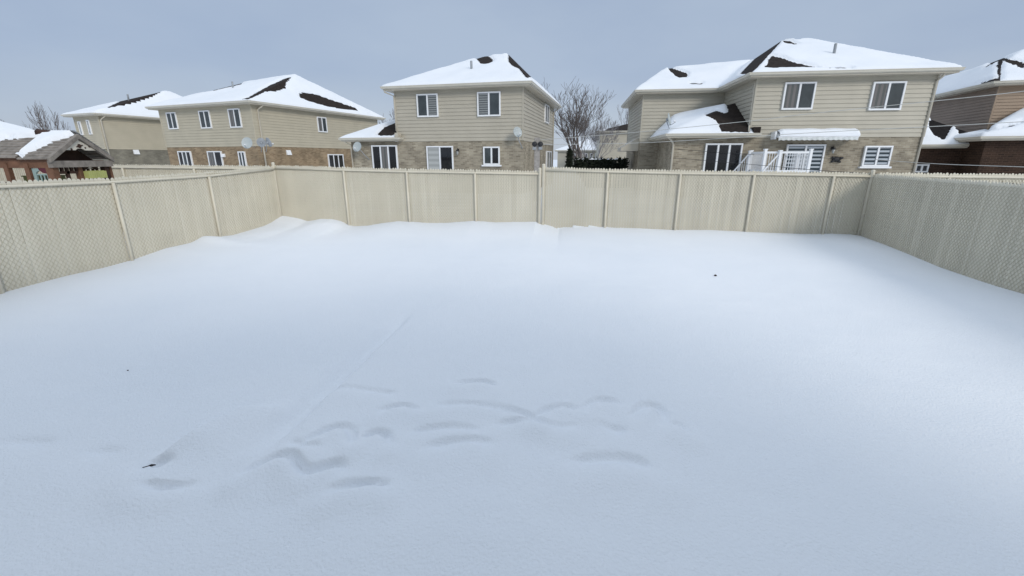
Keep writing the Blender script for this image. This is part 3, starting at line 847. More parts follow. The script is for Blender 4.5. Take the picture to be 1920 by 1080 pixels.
dish('dark backed dish with white tip, right of its twin', p, (.5, .8, .3), .29, mt=GREYM, mast_to=at_y(499, 285, 32.9))

# ---- B: further left
Bh = House('house', 'beige house with plain grey base between play house and sand coloured house', (-36.2, 40.9), 22)
fB, rB = Face(Bh, 'f', 0), Face(Bh, 'r', 0)
BW = -fB.hit(141, 232)[0]; BDp = 13.0
zbB, ztB = 3.08, 5.83
siding([(fB, -BW, 0, zbB, ztB), (rB, 0, BDp, zbB, ztB), (Face(Bh, 'l', -BW), 0, BDp, zbB, ztB)], SIDING_Y, Bh, .17)
bricks([(fB, -BW, 0, -.2, zbB), (rB, 0, BDp, -.2, zbB)], BRICK_S, Bh)
eaves(Bh, [(-BW, 0), (0, 0), (0, BDp), (-BW, BDp)], ztB, .5)
fm = Face(Bh, 'r', -BW / 2); ra = fm.hit(299, 173); rb = fm.hit(314, 170)
hipB = Ridge(-BW - .6, .6, -.6, max(BDp, rb[0] + 5) + .6, ztB + .17, (-BW / 2, ra[0], ra[1]), (-BW / 2, rb[0], rb[1]), 't')
cB = lambda Z: zpx(Z, (0, 120), 4.8)
roof(Bh, [hipB], [cB([(960, 395), (1080, 338), (1420, 245), (1442, 252), (1380, 292), (1220, 352), (1150, 365), (1080, 374)])], seed=31, step=.16)
pipe(Bh, hipB, 241, 186)
window(fB, (147, 228), (158.5, 253), 1, pane=GLASS_W); window(fB, (163, 225), (175, 252), 1, pane=GLASS_W)
vent_hood(rB, 255, 285, .45, .4)
a_ = rB.hit(188, 225)[0]
downspout(rB, [(a_ + .2, ztB + .05, .5), (a_, ztB - .3, .06), (a_, .3, .06)], .07)

# ---- A: roof just showing at the left edge
Ah = House('house', 'house at the left edge whose snowy roof peeps over the play house', (-61.5, 49), 24)
siding([(Face(Ah, 'f', 0), -12, 0, .0, 4.0), (Face(Ah, 'r', 0), 0, 12, 0, 4.0)], SIDING, Ah)
eaves(Ah, [(-12, 0), (0, 0), (0, 12), (-12, 12)], 4.0, .5)
roof(Ah, [Hip(-12.6, .6, -.6, 12.6, 4.17, .45)], [], seed=41, step=.25)

# ---- E: the big right house
E_ = House('house', 'large beige house at the right with two roof levels and snow on both', (12.23, 23.84), 8)
fE = Face(E_, 'f', 0); lE = Face(E_, 'l', 0)
EW = fE.hit(1745, 200)[0]; WT = 5.0
fW = Face(E_, 'f', WT); WS = fW.hit(1204, 215)[0]
lW = Face(E_, 'l', WS); rE = Face(E_, 'r', EW)
zbE, ztE = 3.30, 6.08; ED = 11.0; WD = 7.5
siding([(fE, 0, EW, zbE, ztE), (lE, 0, WT, zbE, ztE), (fW, WS, 0, zbE, ztE), (lW, WT, WT + WD, zbE, ztE), (rE, 0, ED, zbE, ztE)], SIDING, E_)
XS = fE.hit(1262, 300)[0]
lX = Face(E_, 'l', XS)
bricks([(fE, XS, EW, -.2, zbE), (rE, 0, ED, -.2, zbE), (fW, WS, 0, -.2, zbE), (lW, WT, WT + WD, -.2, zbE), (lX, 0, WT, -.2, zbE)], BRICK_G, E_)
eaves(E_, [(0, 0), (EW, 0), (EW, ED), (0, ED), (0, WT + WD), (WS, WT + WD), (WS, WT), (0, WT)], ztE, .5)
fm = Face(E_, 'f', ED / 2); ra = fm.hit(1466, 76); rb = fm.hit(1515, 74)
hipE = Ridge(-.6, EW + .6, -.6, ED + .6, ztE + .17, (ra[0], ED / 2, ra[1]), (rb[0], ED / 2, rb[1]), 's')
fm = Face(E_, 'f', WT + WD / 2); ra2 = fm.hit(1249, 129); rb2 = fm.hit(1410, 114)
hipW = Ridge(WS - .6, 6.0, WT - .6, WT + WD + .6, ztE + .17, (ra2[0], WT + WD / 2, ra2[1]), (rb2[0], WT + WD / 2, rb2[1]), 's')
cE = lambda Z: zpx(Z, (1160, 60), 3.8575)
roof(E_, [hipE, hipW], [cE([(352, 252), (400, 270), (495, 300), (497, 330), (430, 334), (380, 292)]), cE([(300, 278), (345, 252), (348, 258), (312, 282)]), cE([(515, 372), (610, 372), (600, 383), (530, 383)]),
     cE([(870, 312), (990, 190), (1090, 98), (1175, 50), (1170, 78), (1080, 175), (995, 268), (950, 300)]),
     cE([(1045, 264), (1075, 235), (1080, 200), (1110, 175), (1180, 190), (1300, 230), (1420, 256), (1690, 262), (1690, 266)]), cE([(1178, 62), (1240, 70), (1300, 93), (1270, 96), (1200, 84)]), cE([(1270, 50), (1310, 50), (1312, 58), (1280, 61)])],
     seed=51, step=.12)
pipe(E_, hipE, 1564, 99)
window(fE, (1471.5, 155), (1521, 205.5), 2, panes=[GLASS_C, GLASS]); window(fE, (1637, 154), (1686, 206.5), 2, panes=[GLASS_C, GLASS])
window(fE, (1323, 269), (1385, 322), 3, pane=GLASS_D, zmin=1.3); window(fE, (1475, 271), (1537, 325), 2, pane=GLASS_Z, zmin=.9, name='patio_door')
window(fE, (1621.5, 273.5), (1664, 312), 2, pane=GLASS_Z, sill=True)
# low extension roof in the nook
zX = zbE + .17
C_t, C_z = lE.hit(*cE([(848, 500)])[0]); D_s, D_z = fW.hit(*cE([(402, 592)])[0])
C_z -= .12; D_z -= .1
XA = (XS - .55, -.6, zX); XB = (.0, -.6, zX); XB2 = (.28, -.6, zX); XC = (.0, min(C_t, WT), C_z); XD = (D_s, WT, D_z); XE = (XS - .55, WT, zX + .05); XF = (.0, WT, C_z + .05)
triX = Tri([(XA, XB, XC), (XA, XC, XD), (XA, XD, XE), (XD, XC, XF)])
roof(E_, [triX], [cE([(628, 603), (700, 570), (770, 588), (800, 572), (775, 530), (800, 505), (848, 488), (940, 650), (945, 726), (745, 722), (720, 660), (700, 640)])], seed=61, step=.1)
eaves(E_, [(XS, 0), (-.24, 0), (-.24, WT - .1), (XS, WT - .1)], zbE, .5)
m = MB(); lE.box(m, -.58, -.02, zX + .03, zX + .32, -.3, .02); E_.part('roof_return', m, SHINGLE)
downspout(lE, [(.05, ztE - .1, .06), (.1, ztE - .35, .05), (.05, zX + .45, .05), (-.1, zX + .3, .1), (-.45, zX + .12, .2)], .05)
downspout(lX, [(-.3, zbE + .1, .5), (-.1, zbE - .1, .2), (.0, zbE - .3, .06), (.0, .2, .06)], .055)
downspout(fE, [(EW - .02, ztE + .1, .5), (EW - .02, ztE - .12, .3), (EW - .05, ztE - .3, .05), (EW - .05, .2, .05)], .05)
vent_hood(lX, 1228, 286, .34, .34); 
# little canopy on the far left side of the wing
m = MB()
for a0, a1 in ((WT + .6, WT + 3.2),):
    c = [lW.P(a0, 2.75, 0), lW.P(a1, 2.75, 0), lW.P(a1, 2.75, 1.1), lW.P(a0, 2.75, 1.1), lW.P(a0, 3.6, 0), lW.P(a1, 3.6, 0), lW.P(a1, 2.95, 1.1), lW.P(a0, 2.95, 1.1)]
    m.hexa(c)
E_.part('side_canopy', m, TRIM)
# dish on the low roof
a_, z_ = Face(E_, 'f', .35).hit(1253, 224)
dish('grey dish seen edge on above the low snowy roof of the right house', E_.W(a_, .35, z_), (.9, -.5, .25), .30, mast_to=E_.W(a_ + .25, .0, zX - .1))
wall_lamp(fE, 1559, 283, 'black lantern lamp on the brick between awning and banded window')
# wall ornament (pulley bracket) under the lamp
a_, z_ = fE.hit(1567, 298.5); root = thing('wall_ornament', fE.P(a_, z_, 0), 'black turtle shaped ornament on the brick under the lantern', 'wall ornament')
m = MB(); n = 14
prof = [(0, .11), (.5, .10), (.8, .06), (1, .0)]
for k in range(3):
    for i in range(n):
        q = []
        for kk, ii in ((k, i), (k, i + 1), (k + 1, i + 1), (k + 1, i)):
            t = 2 * math.pi * ii / n; q.append(fE.P(a_ + .2 * prof[kk][0] * math.cos(t), z_ + .14 * prof[kk][0] * math.sin(t), .02 + prof[kk][1]))
        m.face(q)
m.build('shell', DARKM, root, True)
for dx, dz_, r in ((.27, .06, .075), (-.2, .1, .06), (-.2, -.13, .06), (.2, -.14, .065)):
    m = MB(); m.tube([fE.P(a_ + dx * .5, z_ + dz_ * .5, .05), fE.P(a_ + dx, z_ + dz_, .05), fE.P(a_ + dx * 1.2, z_ + dz_ * 1.1, .05)], [r, r * .8, r * .3], 7); m.build('limb', DARKM, root, True)
# awning
a0, zA = fE.hit(1447, 248); a1, z_ = fE.hit(1598, 247); zv = fE.hit(1500, 262)[1]
root = thing('awning', fE.P((a0 + a1) / 2, zA, 0), 'white retracted awning capped with snow over the right house patio door', 'awning')
m = MB(); fE.box(m, a0 + .05, a1 - .05, zA - .2, zA - .02, .03, .32); m.build('cassette', WHITE, root)
m = MB()
c = [fE.P(a0 + .12, zA - .18, .34), fE.P(a1, zA - .18, .34), fE.P(a1, zA - .12, .62), fE.P(a0 + .12, zA - .26, .62), fE.P(a0 + .12, zA - .06, .33), fE.P(a1, zA - .06, .33), fE.P(a1, zA - .17, .66), fE.P(a0 + .12, zA - .17, .66)]
c = [fE.P(a0 + .1, zA - .26, .34), fE.P(a1, zA - .26, .34), fE.P(a1, zA - .30, .66), fE.P(a0 + .1, zA - .30, .66), fE.P(a0 + .1, zA - .1, .33), fE.P(a1, zA - .1, .33), fE.P(a1, zA - .22, .68), fE.P(a0 + .1, zA - .22, .68)]
m.hexa(c); m.build('front_bar', WHITE, root)
m = MB(); n = 60; hv = .11
for i in range(n):
    x0 = a0 + .12 + (a1 - a0 - .14) * i / n; x1 = a0 + .12 + (a1 - a0 - .14) * (i + 1) / n
    def low(x): return zA - .28 - hv - .035 * abs(math.sin((x - a0) * math.pi / .24))
    o0 = .67 + .012 * math.sin(x0 * 9); o1 = .67 + .012 * math.sin(x1 * 9)
    m.face([fE.P(x0, low(x0), o0), fE.P(x1, low(x1), o1), fE.P(x1, zA - .27, o1), fE.P(x0, zA - .27, o0)], [(x0, 0), (x1, 0), (x1, .3), (x0, .3)])
    m.face([fE.P(x0, zA - .27, o0 - .012), fE.P(x1, zA - .27, o1 - .012), fE.P(x1, low(x1), o1 - .012), fE.P(x0, low(x0), o0 - .012)], [(x0, .3), (x1, .3), (x1, 0), (x0, 0)])
m.build('valance', AWN, root)
for x in (a0 + .02, a1 - .0):
    m = MB(); fE.box(m, x - .04, x + .04, zA - .36, zA + .02, .01, .5); m.build('end_bracket', WHITE, root)
m = MB(); n = 40
for i in range(n):
    x0 = a0 + .15 + (a1 - a0 - .12) * i / n; x1 = a0 + .15 + (a1 - a0 - .12) * (i + 1) / n
    def hh(x): return (.13 + .03 * noise.noise((x * 1.7, 0, 4))) * min(1, (x - a0 - .1) / .2) * min(1, (a1 + .08 - x) / .15)
    pr = [(.02, -.02, 0), (.03, .0, 1), (.3, .02, 1), (.55, -.05, .95), (.67, -.16, .6), (.69, -.23, 0)]
    for k in range(len(pr) - 1):
        q = []
        for x, kk in ((x0, k), (x1, k), (x1, k + 1), (x0, k + 1)): q.append(fE.P(x, zA + pr[kk][1] + hh(x) * pr[kk][2], pr[kk][0]))
        m.face(q)
m.build('snow_cover', SNOW, root, True)
# white stairs and railings
T1 = -2.0
fR = Face(E_, 'f', T1); aP, zP = fR.hit(1435.5, 282); aQ, _ = fR.hit(1521, 282); zP = fR.hit(1470, 284)[1]
root = thing('stair_railing', E_.W(aP, T1, 0), 'white porch railing with sloping stair rails before the patio door', 'railing')
m = MB(); m.box(aP - .1, aQ + .1, T1 - .05, -.12, zP - 1.15, zP - .98, E_.W); m.build('landing', WHITE, root)
def rail_run(A, B, ht=.86, npost=True, step=.11, drop=0.0, lat=False):
    A, B = Vector(A), Vector(B); d = B - A; L = math.hypot(d.x, d.y)
    m = MB()
    for dz0 in (0, -ht):
        e = Vector((d.y, -d.x, 0)).normalized() * .035
        for s_ in (1,):
            c = [A + e + Vector((0, 0, dz0 - .09)), B + e + Vector((0, 0, dz0 - .09)), B - e + Vector((0, 0, dz0 - .09)), A - e + Vector((0, 0, dz0 - .09)),
                 A + e + Vector((0, 0, dz0)), B + e + Vector((0, 0, dz0)), B - e + Vector((0, 0, dz0)), A - e + Vector((0, 0, dz0))]
            m.hexa([tuple(q) for q in c])
    m.build('handrail', WHITE, root)
    n = max(2, int(L / step)); m = MB()
    for i in range(1, n):
        p = A + d * i / n; m.tube([p + Vector((0, 0, -.09)), p + Vector((0, 0, -ht))], .015, 4, False)
    m.build('balusters', WHITE, root)
def npost(p, ztop, zlo=.0):
    m = MB(); m.box(p[0] - .06, p[0] + .06, p[1] - .06, p[1] + .06, zlo, ztop); m.box(p[0] - .075, p[0] + .075, p[1] - .075, p[1] + .075, ztop, ztop + .04); m.build('newel_post', WHITE, root)
PA, PB = E_.W(aP, T1, zP), E_.W(aQ, T1, zP)
rail_run(PA, PB); npost(PA, zP + .08); npost(PB, zP + .08)
PC = E_.W(aP, -.25, zP); rail_run(PA, PC); npost(PC, zP + .05)
PD = E_.W(aQ, -.25, zP); rail_run(PB, PD)
am, _ = fR.hit(1503, 290); npost(E_.W(am, T1 + .3, 0), zP - .1)
for t_, u0, u1 in ((-.45, 1406, 1384), (T1 - .1, 1463, 1440)):
    fS = Face(E_, 'f', t_); b0, zz0 = fS.hit(u0, 286); b1, zz1 = fS.hit(u1, 318)
    b2 = b0 + (b1 - b0) * 1.9; z2 = zz0 + (zz1 - zz0) * 1.9
    rail_run(E_.W(b0, t_, zP), E_.W(b2, t_, max(.95, zP + (zz1 - zz0) * 1.4)), .8, step=.09); npost(E_.W(b0, t_, 0), zP + .02); npost(E_.W(b2, t_, 0), 1.15)
    # stringer
m = MB()
for i in range(7):
    m.box(aP - .25 * (i + 1), aP - .25 * i, T1, -.4, max(.05, zP - 1.0 - .2 * (i + 1)) - .05, zP - 1.0 - .2 * (i + 1) + .0, E_.W) if zP - 1.0 - .2 * (i + 1) > .1 else None
m.build('stair_tread', WHITE, root)

# ---- F: dark brick house at the right edge
Fh = House('house', 'dark brown brick house at the right edge with snow cone on its low roof', (27.2, 26.6), 18)
fF = Face(Fh, 'f', 0); lF = Face(Fh, 'l', 0)
zF = lF.hit(1868, 163)[1]; zt = zF
zbF = zF - 2.75
siding([(lF, 0, 12, zbF - .6, zF)], SIDING_BR_SHADED, Fh, .17)
siding([(fF, 0, 10, zbF - .6, zF)], mat('sunlit brown vinyl', (0.33, 0.245, 0.175), .5, .06, 1.2), Fh, .17, 'front_siding_wall')  # same siding in a lighter copy, sun on the front put into the colour
bricks([(lF, 0, 12, -.2, zbF - .6), (fF, 0, 10, -.2, zbF - .6)], BRICK_R, Fh)
eaves(Fh, [(0, 0), (10, 0), (10, 12), (0, 12)], zF, .5)
fm = Face(Fh, 'r', 1.7); ra = fm.hit(1880, 114)
wf = (1.7, ra[0], ra[1])
hipF = Ridge(-.6, 4.0, -.6, 12.6, zF + .17, wf, (1.7, 10, ra[1]), 't')
hipF2 = Hip(-.59, 14, 2.6, 14.6, zF + .17, .52)
cF = lambda Z: zpx(Z, (1520, 60), 3.6)
roof(Fh, [hipF, hipF2], [cF([(1180, 242), (1220, 208), (1300, 172), (1445, 212), (1445, 258), (1292, 195), (1282, 330), (1120, 350), (1268, 312), (1252, 240), (1266, 198)])], seed=71, step=.14, rough=2.5)
# lower extension at the left
zl = zbF - .75
Lx = House  # noqa
t0F = -1.2
l0_ = lF.hit(1715, 274)
sL = -5.5
bricks([(Face(Fh, 'f', t0F), sL, .4, -.2, 3.0), (Face(Fh, 'l', sL), t0F, 5, -.2, 3.0)], BRICK_R, Fh)
fFl = Face(Fh, 'f', t0F); zl = fFl.hit(1800, 278)[1]
sR_ = fFl.hit(1848, 276)[0]
eaves(Fh, [(sL, t0F), (sR_, t0F), (sR_, 5), (sL, 5)], zl, .4)
hL = Hip(sL - .5, sR_ + .5, t0F - .5, 5.5, zl + .17, .62)
roof(Fh, [hL], [cF([(795, 600), (985, 565), (1060, 625), (1120, 680), (1112, 708), (1062, 745), (1028, 738), (985, 655), (960, 632), (900, 735), (830, 700), (798, 645)])], seed=81, step=.1, mt=SHINGLE_BLACK)
window(fFl, (1716, 308), (1737, 325), 2, zmin=1.5, pane=GLASS_D)
vent_hood(fFl, 1838, 304, .3, .3, GREYM)
# lower extension at the right front
t1F = -3.0; fFr = Face(Fh, 'f', t1F); sA = fFr.hit(1846, 275)[0]; zr_ = fFr.hit(1846, 264)[1]
bricks([(fFr, sA, sA + 9, -.2, zr_), (Face(Fh, 'l', sA), t1F, 0, -.2, zr_)], BRICK_R, Fh)
eaves(Fh, [(sA, t1F), (sA + 9, t1F), (sA + 9, -.05), (sA, -.05)], zr_, .45)
A = (sA - .55, t1F - .55, zr_ + .17); Bv = (sA + 9.5, t1F - .55, zr_ + .17); qd = fF.hit(1850, 248); qc = fF.hit(1920, 206); Cv = (sA + 9.5, -.03, qc[1] + .8); Cm = (qc[0], -.03, qc[1]); Dv = (max(qd[0], sA + .1), -.03, qd[1]); Ev = (sA - .55, -.03, zr_ + .17)
roof(Fh, [Tri([(A, Bv, Cv), (A, Cv, Cm), (A, Cm, Dv), (A, Dv, Ev)])], [cF([(1175, 690), (1300, 668), (1445, 622), (1445, 610), (1300, 650), (1180, 680)])], seed=91, step=.12, thick=.2)

# ---- G and H: houses in the gap
G = House('house', 'small beige house in the gap behind the dark hedge, brown roof edge', (11.2 * 1, 58.0), 8)
G.o = (at_y(1124.7, 270, 58).x, 58.0); G.root.location = (G.o[0], G.o[1], 0)
fG = Face(G, 'f', 0); zG = fG.hit(1125, 249)[1]
siding([(fG, 0, 9, .0, zG - 2.9), (fG, 0, 9, zG - 2.9, zG), (Face(G, 'l', 0), 0, 9, 0, zG)], SIDING, G, .2)
eaves(G, [(0, 0), (9, 0), (9, 9), (0, 9)], zG, .4)
cG = lambda Z: zpx(Z, (1030, 120), 4.91)
roof(G, [Hip(-.5, 9.5, -.5, 9.5, zG + .17, .27)], [cG([(505, 618), (545, 592), (610, 566), (640, 540), (800, 530), (800, 612), (640, 616)])], seed=101, step=.2, thick=.12)
m = MB(); fG.box(m, 4.85, 5.0, .2, 2.4, 0, .05); G.part('corner_trim', m, WHITE)
Hh = House('house', 'distant bungalow under deep snow behind the bare tree', (6, 72), 10)
Hh.o = (at_y(1046, 290, 72).x, 72.0); Hh.root.location = (Hh.o[0], Hh.o[1], 0)
fH = Face(Hh, 'f', 0); zH = fH.hit(1100, 284)[1]
siding([(fH, 0, 16, 0, zH)], SIDING, Hh); eaves(Hh, [(0, 0), (16, 0), (16, 9), (0, 9)], zH, .4)
roof(Hh, [Hip(-.5, 16.5, -.5, 9.5, zH + .17, .36)], [], seed=111, step=.25)
for k in range(5):
    u = 1078 + k * 9.5; window(fH, (u, 287.5), (u + 4.2, 296), 1, pane=GLASS_D)

# ---- house the photograph is taken from (behind the camera): it shades the near snow
Z_ = House('house', 'house behind the viewer that shades the near snow', (-7.5, -2.9), 0, group=None)
fZ = Face(Z_, 'b', 0)
HOUSE_BEHIND = True; ZR = 14.2
if HOUSE_BEHIND:
    siding([(fZ, -3, ZR, 3.2, 5.9), (Face(Z_, 'r', ZR), -11, 0, 3.2, 5.9), (Face(Z_, 'l', -3), -11, 0, 3.2, 5.9)], SIDING, Z_)
    bricks([(fZ, -3, ZR, -.2, 3.2), (Face(Z_, 'r', ZR), -11, 0, -.2, 3.2), (Face(Z_, 'l', -3), -11, 0, -.2, 3.2)], BRICK_G, Z_)
    eaves(Z_, [(-3, -11), (ZR, -11), (ZR, 0), (-3, 0)], 5.9, .5)
    roof(Z_, [Hip(-3.6, ZR + .6, -11.6, .6, 6.07, .5)], [], seed=121, step=.4)

# ------------------------------------------------------------------ trees, hedge
def tree(label, base, height, spread, seed, mt=BARK, stems=1, r0=.16, depth=6, lean=0.0, name='bare_tree', twig=.012, wide=1.0):
    rnd = random.Random(seed); root = thing(name, base, label, 'tree', 'bare winter trees beyond the houses')
    tr, cr = MB(), MB(); base = Vector(base)
    def grow(p, d, L, r, k, first):
        n = 4 if k > 2 else 3; pts = [p]; rad = [r]; q = p.copy(); dd = d.copy(); r1 = max(twig, r * .62)
        for i in range(n):
            dd = (dd + Vector((rnd.uniform(-1, 1), rnd.uniform(-1, 1), rnd.uniform(-.35, .75))) * (.13 if first else .2)).normalized()
            q = q + dd * (L / n); pts.append(q.copy()); rad.append(r + (r1 - r) * (i + 1) / n)
        (tr if first else cr).tube(pts, rad, 7 if k > 3 else (4 if k > 1 else 3), False)
        if k == 0: return
        nb = 3 if k > 2 else rnd.choice((2, 3, 3))
        for j in range(nb):
            f_ = 1.0 if j == 0 else rnd.uniform(.45, .95)
            i = min(n, max(1, round(f_ * n))); o = pts[i]
            az = rnd.uniform(0, 2 * math.pi); sp_ = spread * (rnd.uniform(.25, .5) if j == 0 else rnd.uniform(.55, 1.0))
            u = dd.orthogonal().normalized(); w = dd.cross(u)
            nd = (dd + (u * math.cos(az) + w * math.sin(az)) * sp_ + Vector((0, 0, .22))).normalized()
            grow(o, nd, L * rnd.uniform(.62, .86), max(twig, rad[i] * (.8 if j == 0 else .6)), k - 1, False)
    for s in range(stems):
        az = rnd.uniform(0, 6.28); d = Vector((math.cos(az) * .3 * (stems > 1) + lean, math.sin(az) * .3 * (stems > 1), 1)).normalized()
        grow(base, d, height * .30, r0, depth, True)
    zmax = max(v[2] for v in cr.v) - base.z; k_ = height / zmax
    for b_ in (tr, cr): b_.v = [(base.x + (v[0] - base.x) * k_ * wide, base.y + (v[1] - base.y) * k_ * wide, base.z + (v[2] - base.z) * k_) for v in b_.v]
    tr.build('trunk', mt, root, True); cr.build('crown', mt, root, True)
    return root
def ground_pt(u, Y): p = at_y(u, 297, Y); return (p.x, Y, .2)
tree('large bare many branched tree in the gap right of the middle house', ground_pt(1092, 47), at_y(1092, 147, 47).z, .72, 5, r0=.24, depth=6, stems=2, wide=1.3, twig=.012)
tree('smaller spreading bare tree just right of the large one', ground_pt(1110, 55), at_y(1110, 205, 55).z, .75, 12, mt=BARK_F, r0=.16, depth=6, stems=2, twig=.012)
tree('thin bare tree close to the left wall of the right house', ground_pt(1170, 66), at_y(1170, 196, 66).z, .5, 23, mt=BARK_F, r0=.14, depth=5, twig=.016)
tree('bare tree with dark forked trunk above the play house roof', ground_pt(105, 57), at_y(103, 191, 57).z, .62, 34, r0=.2, depth=5, stems=1, twig=.016, wide=.8)
tree('slim bare tree left of the far left house wall', ground_pt(132, 58), at_y(127, 203, 58).z, .5, 44, r0=.12, depth=4, twig=.016, wide=.7)
tree('hazy bare tree low over the play house, leftmost', ground_pt(36, 95), at_y(36, 226, 95).z, .6, 45, mt=BARK_F, r0=.12, depth=4, twig=.02)
tree('hazy bare tree low over the play house, next to the leftmost', ground_pt(60, 99), at_y(58, 228, 99).z, .6, 56, mt=BARK_F, r0=.12, depth=4, twig=.02)
tree('pale bare tree peeping between the left and the middle house', ground_pt(730, 60), at_y(730, 204, 60).z, .6, 67, mt=BARK_F, r0=.16, depth=5, twig=.02)

def leafy(name, label, cat, base, fn_list, mt, n, size, seed, snow=None):
    rnd = random.Random(seed); root = thing(name, base, label, cat); m = MB()
    for i in range(n):
        p = fn_list(rnd); d = Vector((rnd.gauss(0, 1), rnd.gauss(0, 1), rnd.gauss(.4, .8))).normalized(); u = d.orthogonal().normalized(); w = d.cross(u)
        s = size * rnd.uniform(.5, 1.3); p = Vector(p)
        m.face([p - u * s * .35, p + w * s * .3, p + u * s * .35, p + d * s])
    m.build('foliage', mt, root); return root
hl, hr = at_y(1076, 297, 33.5), at_y(1180, 297, 32.5)
zh = at_y(1100, 298.5, 33).z
def hedge_fn(r):
    k = r.random(); top = zh + .10 * math.sin(k * 40) * .5 + r.uniform(-.05, .05)
    return (hl.x + (hr.x - hl.x) * k, 33 + r.uniform(-.55, .55), r.uniform(.2, top))
hd = leafy('hedge', 'long dark cedar hedge across the gap, flecked with snow on top', 'hedge', ((hl.x + hr.x) / 2, 33, 0), hedge_fn, HEDGEM, 5200, .2, 5)
m = MB(); m.box(hl.x + .2, hr.x - .2, 32.75, 33.25, .2, zh - .25); m.build('core', HEDGEM, hd)
m = MB(); rn = random.Random(3)
for i in range(16):
    x = rn.uniform(hl.x + .1, hr.x - .1); y = 33 + rn.uniform(-.4, .1); r = rn.uniform(.08, .2); z = zh - .02
    pts = [(x + r * math.cos(t) * 1.4, y + r * math.sin(t), z) for t in [k * .785 for k in range(8)]]
    for k in range(8): m.face([pts[k], pts[(k + 1) % 8], (x, y, z + r * .55)])
m.build('snow_cap', SNOW, hd, True)
cb = at_y(1068, 297, 31.0); ct = at_y(1068, 281, 31.0).z
def cone_fn(r):
    k = r.random() ** .7; rr = .38 * (1 - k) ** .6 * (r.random() ** .5); a = r.uniform(0, 6.28)
    return (cb.x + rr * math.cos(a), 31 + rr * math.sin(a), .2 + (ct - .2) * k)
sh = leafy('cedar_shrub', 'narrow pointed dark cedar beside the middle house corner', 'shrub', (cb.x, 31, 0), cone_fn, HEDGEM, 1800, .2, 8)
m = MB(); m.tube([(cb.x, 31, .1), (cb.x, 31, ct - .5)], [.06, .02], 6); m.build('trunk', BARK, sh, True)

# ------------------------------------------------------------------ play house behind the left fence
PX, PYn, PYf = -10.6, 11.25, 12.75
def ps(u, v): # plane x = PX
    d = ray(u, v); k = PX / d[0]; return (d[1] * k, H + d[2] * k)
PYn = ps(93, 298)[0]; PYf = ps(194, 298)[0]; zEv = ps(120, 298)[1]; PYm, zPk = ps(128, 247)
PYm = (PYn + PYf) / 2; zPk = on_line(128, 248, (0, (PYn + PYf) / 2), (1, 0))[1] - .07
play = thing('play_house', (PX - 1.5, PYm, 0), 'red cedar children play house with grey shingled snowy roofs behind the left fence', 'play house')
XL = -17.5; Xm = ray(83, 243)[0] / ray(83, 243)[1] * PYm
def pbox(name, mt, x0, x1, y0, y1, z0, z1, par=None):
    m = MB(); m.box(x0, x1, y0, y1, z0, z1); return m.build(name, mt, par or play)
ov = .12
def slope_roof(x0, x1, zr, zl, name, steps=9):
    m = MB(); th = .03
    for side in (-1, 1):
        ye = PYm + side * ((PYf - PYn) / 2 + ov)
        for k in range(steps):
            f0, f1 = k / steps, (k + 1.12) / steps
            y0 = ye + (PYm - ye) * f0; y1 = ye + (PYm - ye) * min(1, f1); z0 = zl + (zr - zl) * f0 + .02; z1 = zl + (zr - zl) * min(1, f1)
            c = [(x0, y0, z0 - th), (x1, y0, z0 - th), (x1, y1, z1 - th), (x0, y1, z1 - th), (x0, y0, z0), (x1, y0, z0), (x1, y1, z1), (x0, y1, z1)]
            m.hexa(c)
    return m.build(name, CEDAR_G, play)
r1 = slope_roof(Xm, PX + .1, zPk, zEv, 'porch_roof')
r2 = slope_roof(XL, Xm - .02, zPk + .02, zEv + .03, 'main_roof')
# snow lying on the roofs
def roof_snow(x0, x1, zr, zl, cond, par, seed):
    m = MB(); n1, n2 = int((x1 - x0) / .06), 34; idx = {}
    for side in (-1, 1):
        ye = PYm + side * ((PYf - PYn) / 2 + ov)
        for i in range(n1 + 1):
            for j in range(n2 + 1):
                x = x0 + (x1 - x0) * i / n1; f_ = j / n2; y = ye + (PYm - ye) * f_; z = zl + (zr - zl) * f_ + .025
                c = cond((x - x0) / (x1 - x0), f_, x, side) + .25 * noise.noise((x * 2.2 + seed, f_ * 5, side)) + .12 * noise.noise((x * 7, f_ * 16, side + seed))
                t = sstep(0, .25, c)
                idx[side, i, j] = (len(m.v), t); m.v.append((x, y, z + (.09 * t if t > 0 else -.04)))
        for i in range(n1):
            for j in range(n2):
                q = [idx[side, i, j], idx[side, i + 1, j], idx[side, i + 1, j + 1], idx[side, i, j + 1]]
                if max(k[1] for k in q) > .02: m.f.append(tuple(k[0] for k in (q if side < 0 else q[::-1]))); m.uv.append([(0, 0)] * 4)
    m.build('snow_cover', SNOW, par, True)
roof_snow(Xm, PX + .1, zPk, zEv, lambda a, f_, x, s: (.12 + .82 * f_ ** 1.6 - a) * 1.6 if s < 0 else 1, r1, 1)
roof_snow(XL, Xm, zPk + .02, zEv + .03, lambda a, f_, x, s: (f_ - .50 - .45 * sstep(Xm - 1.3, Xm, x)) * 1.5 if s < 0 else 1, r2, 2)
m = MB(); m.tube([(Xm - .16, PYm, zPk + .05), (Xm + .16, PYm, zPk + .05)], [.1, .06], 7); m.build('ridge_cap', CEDAR_D, play, True)
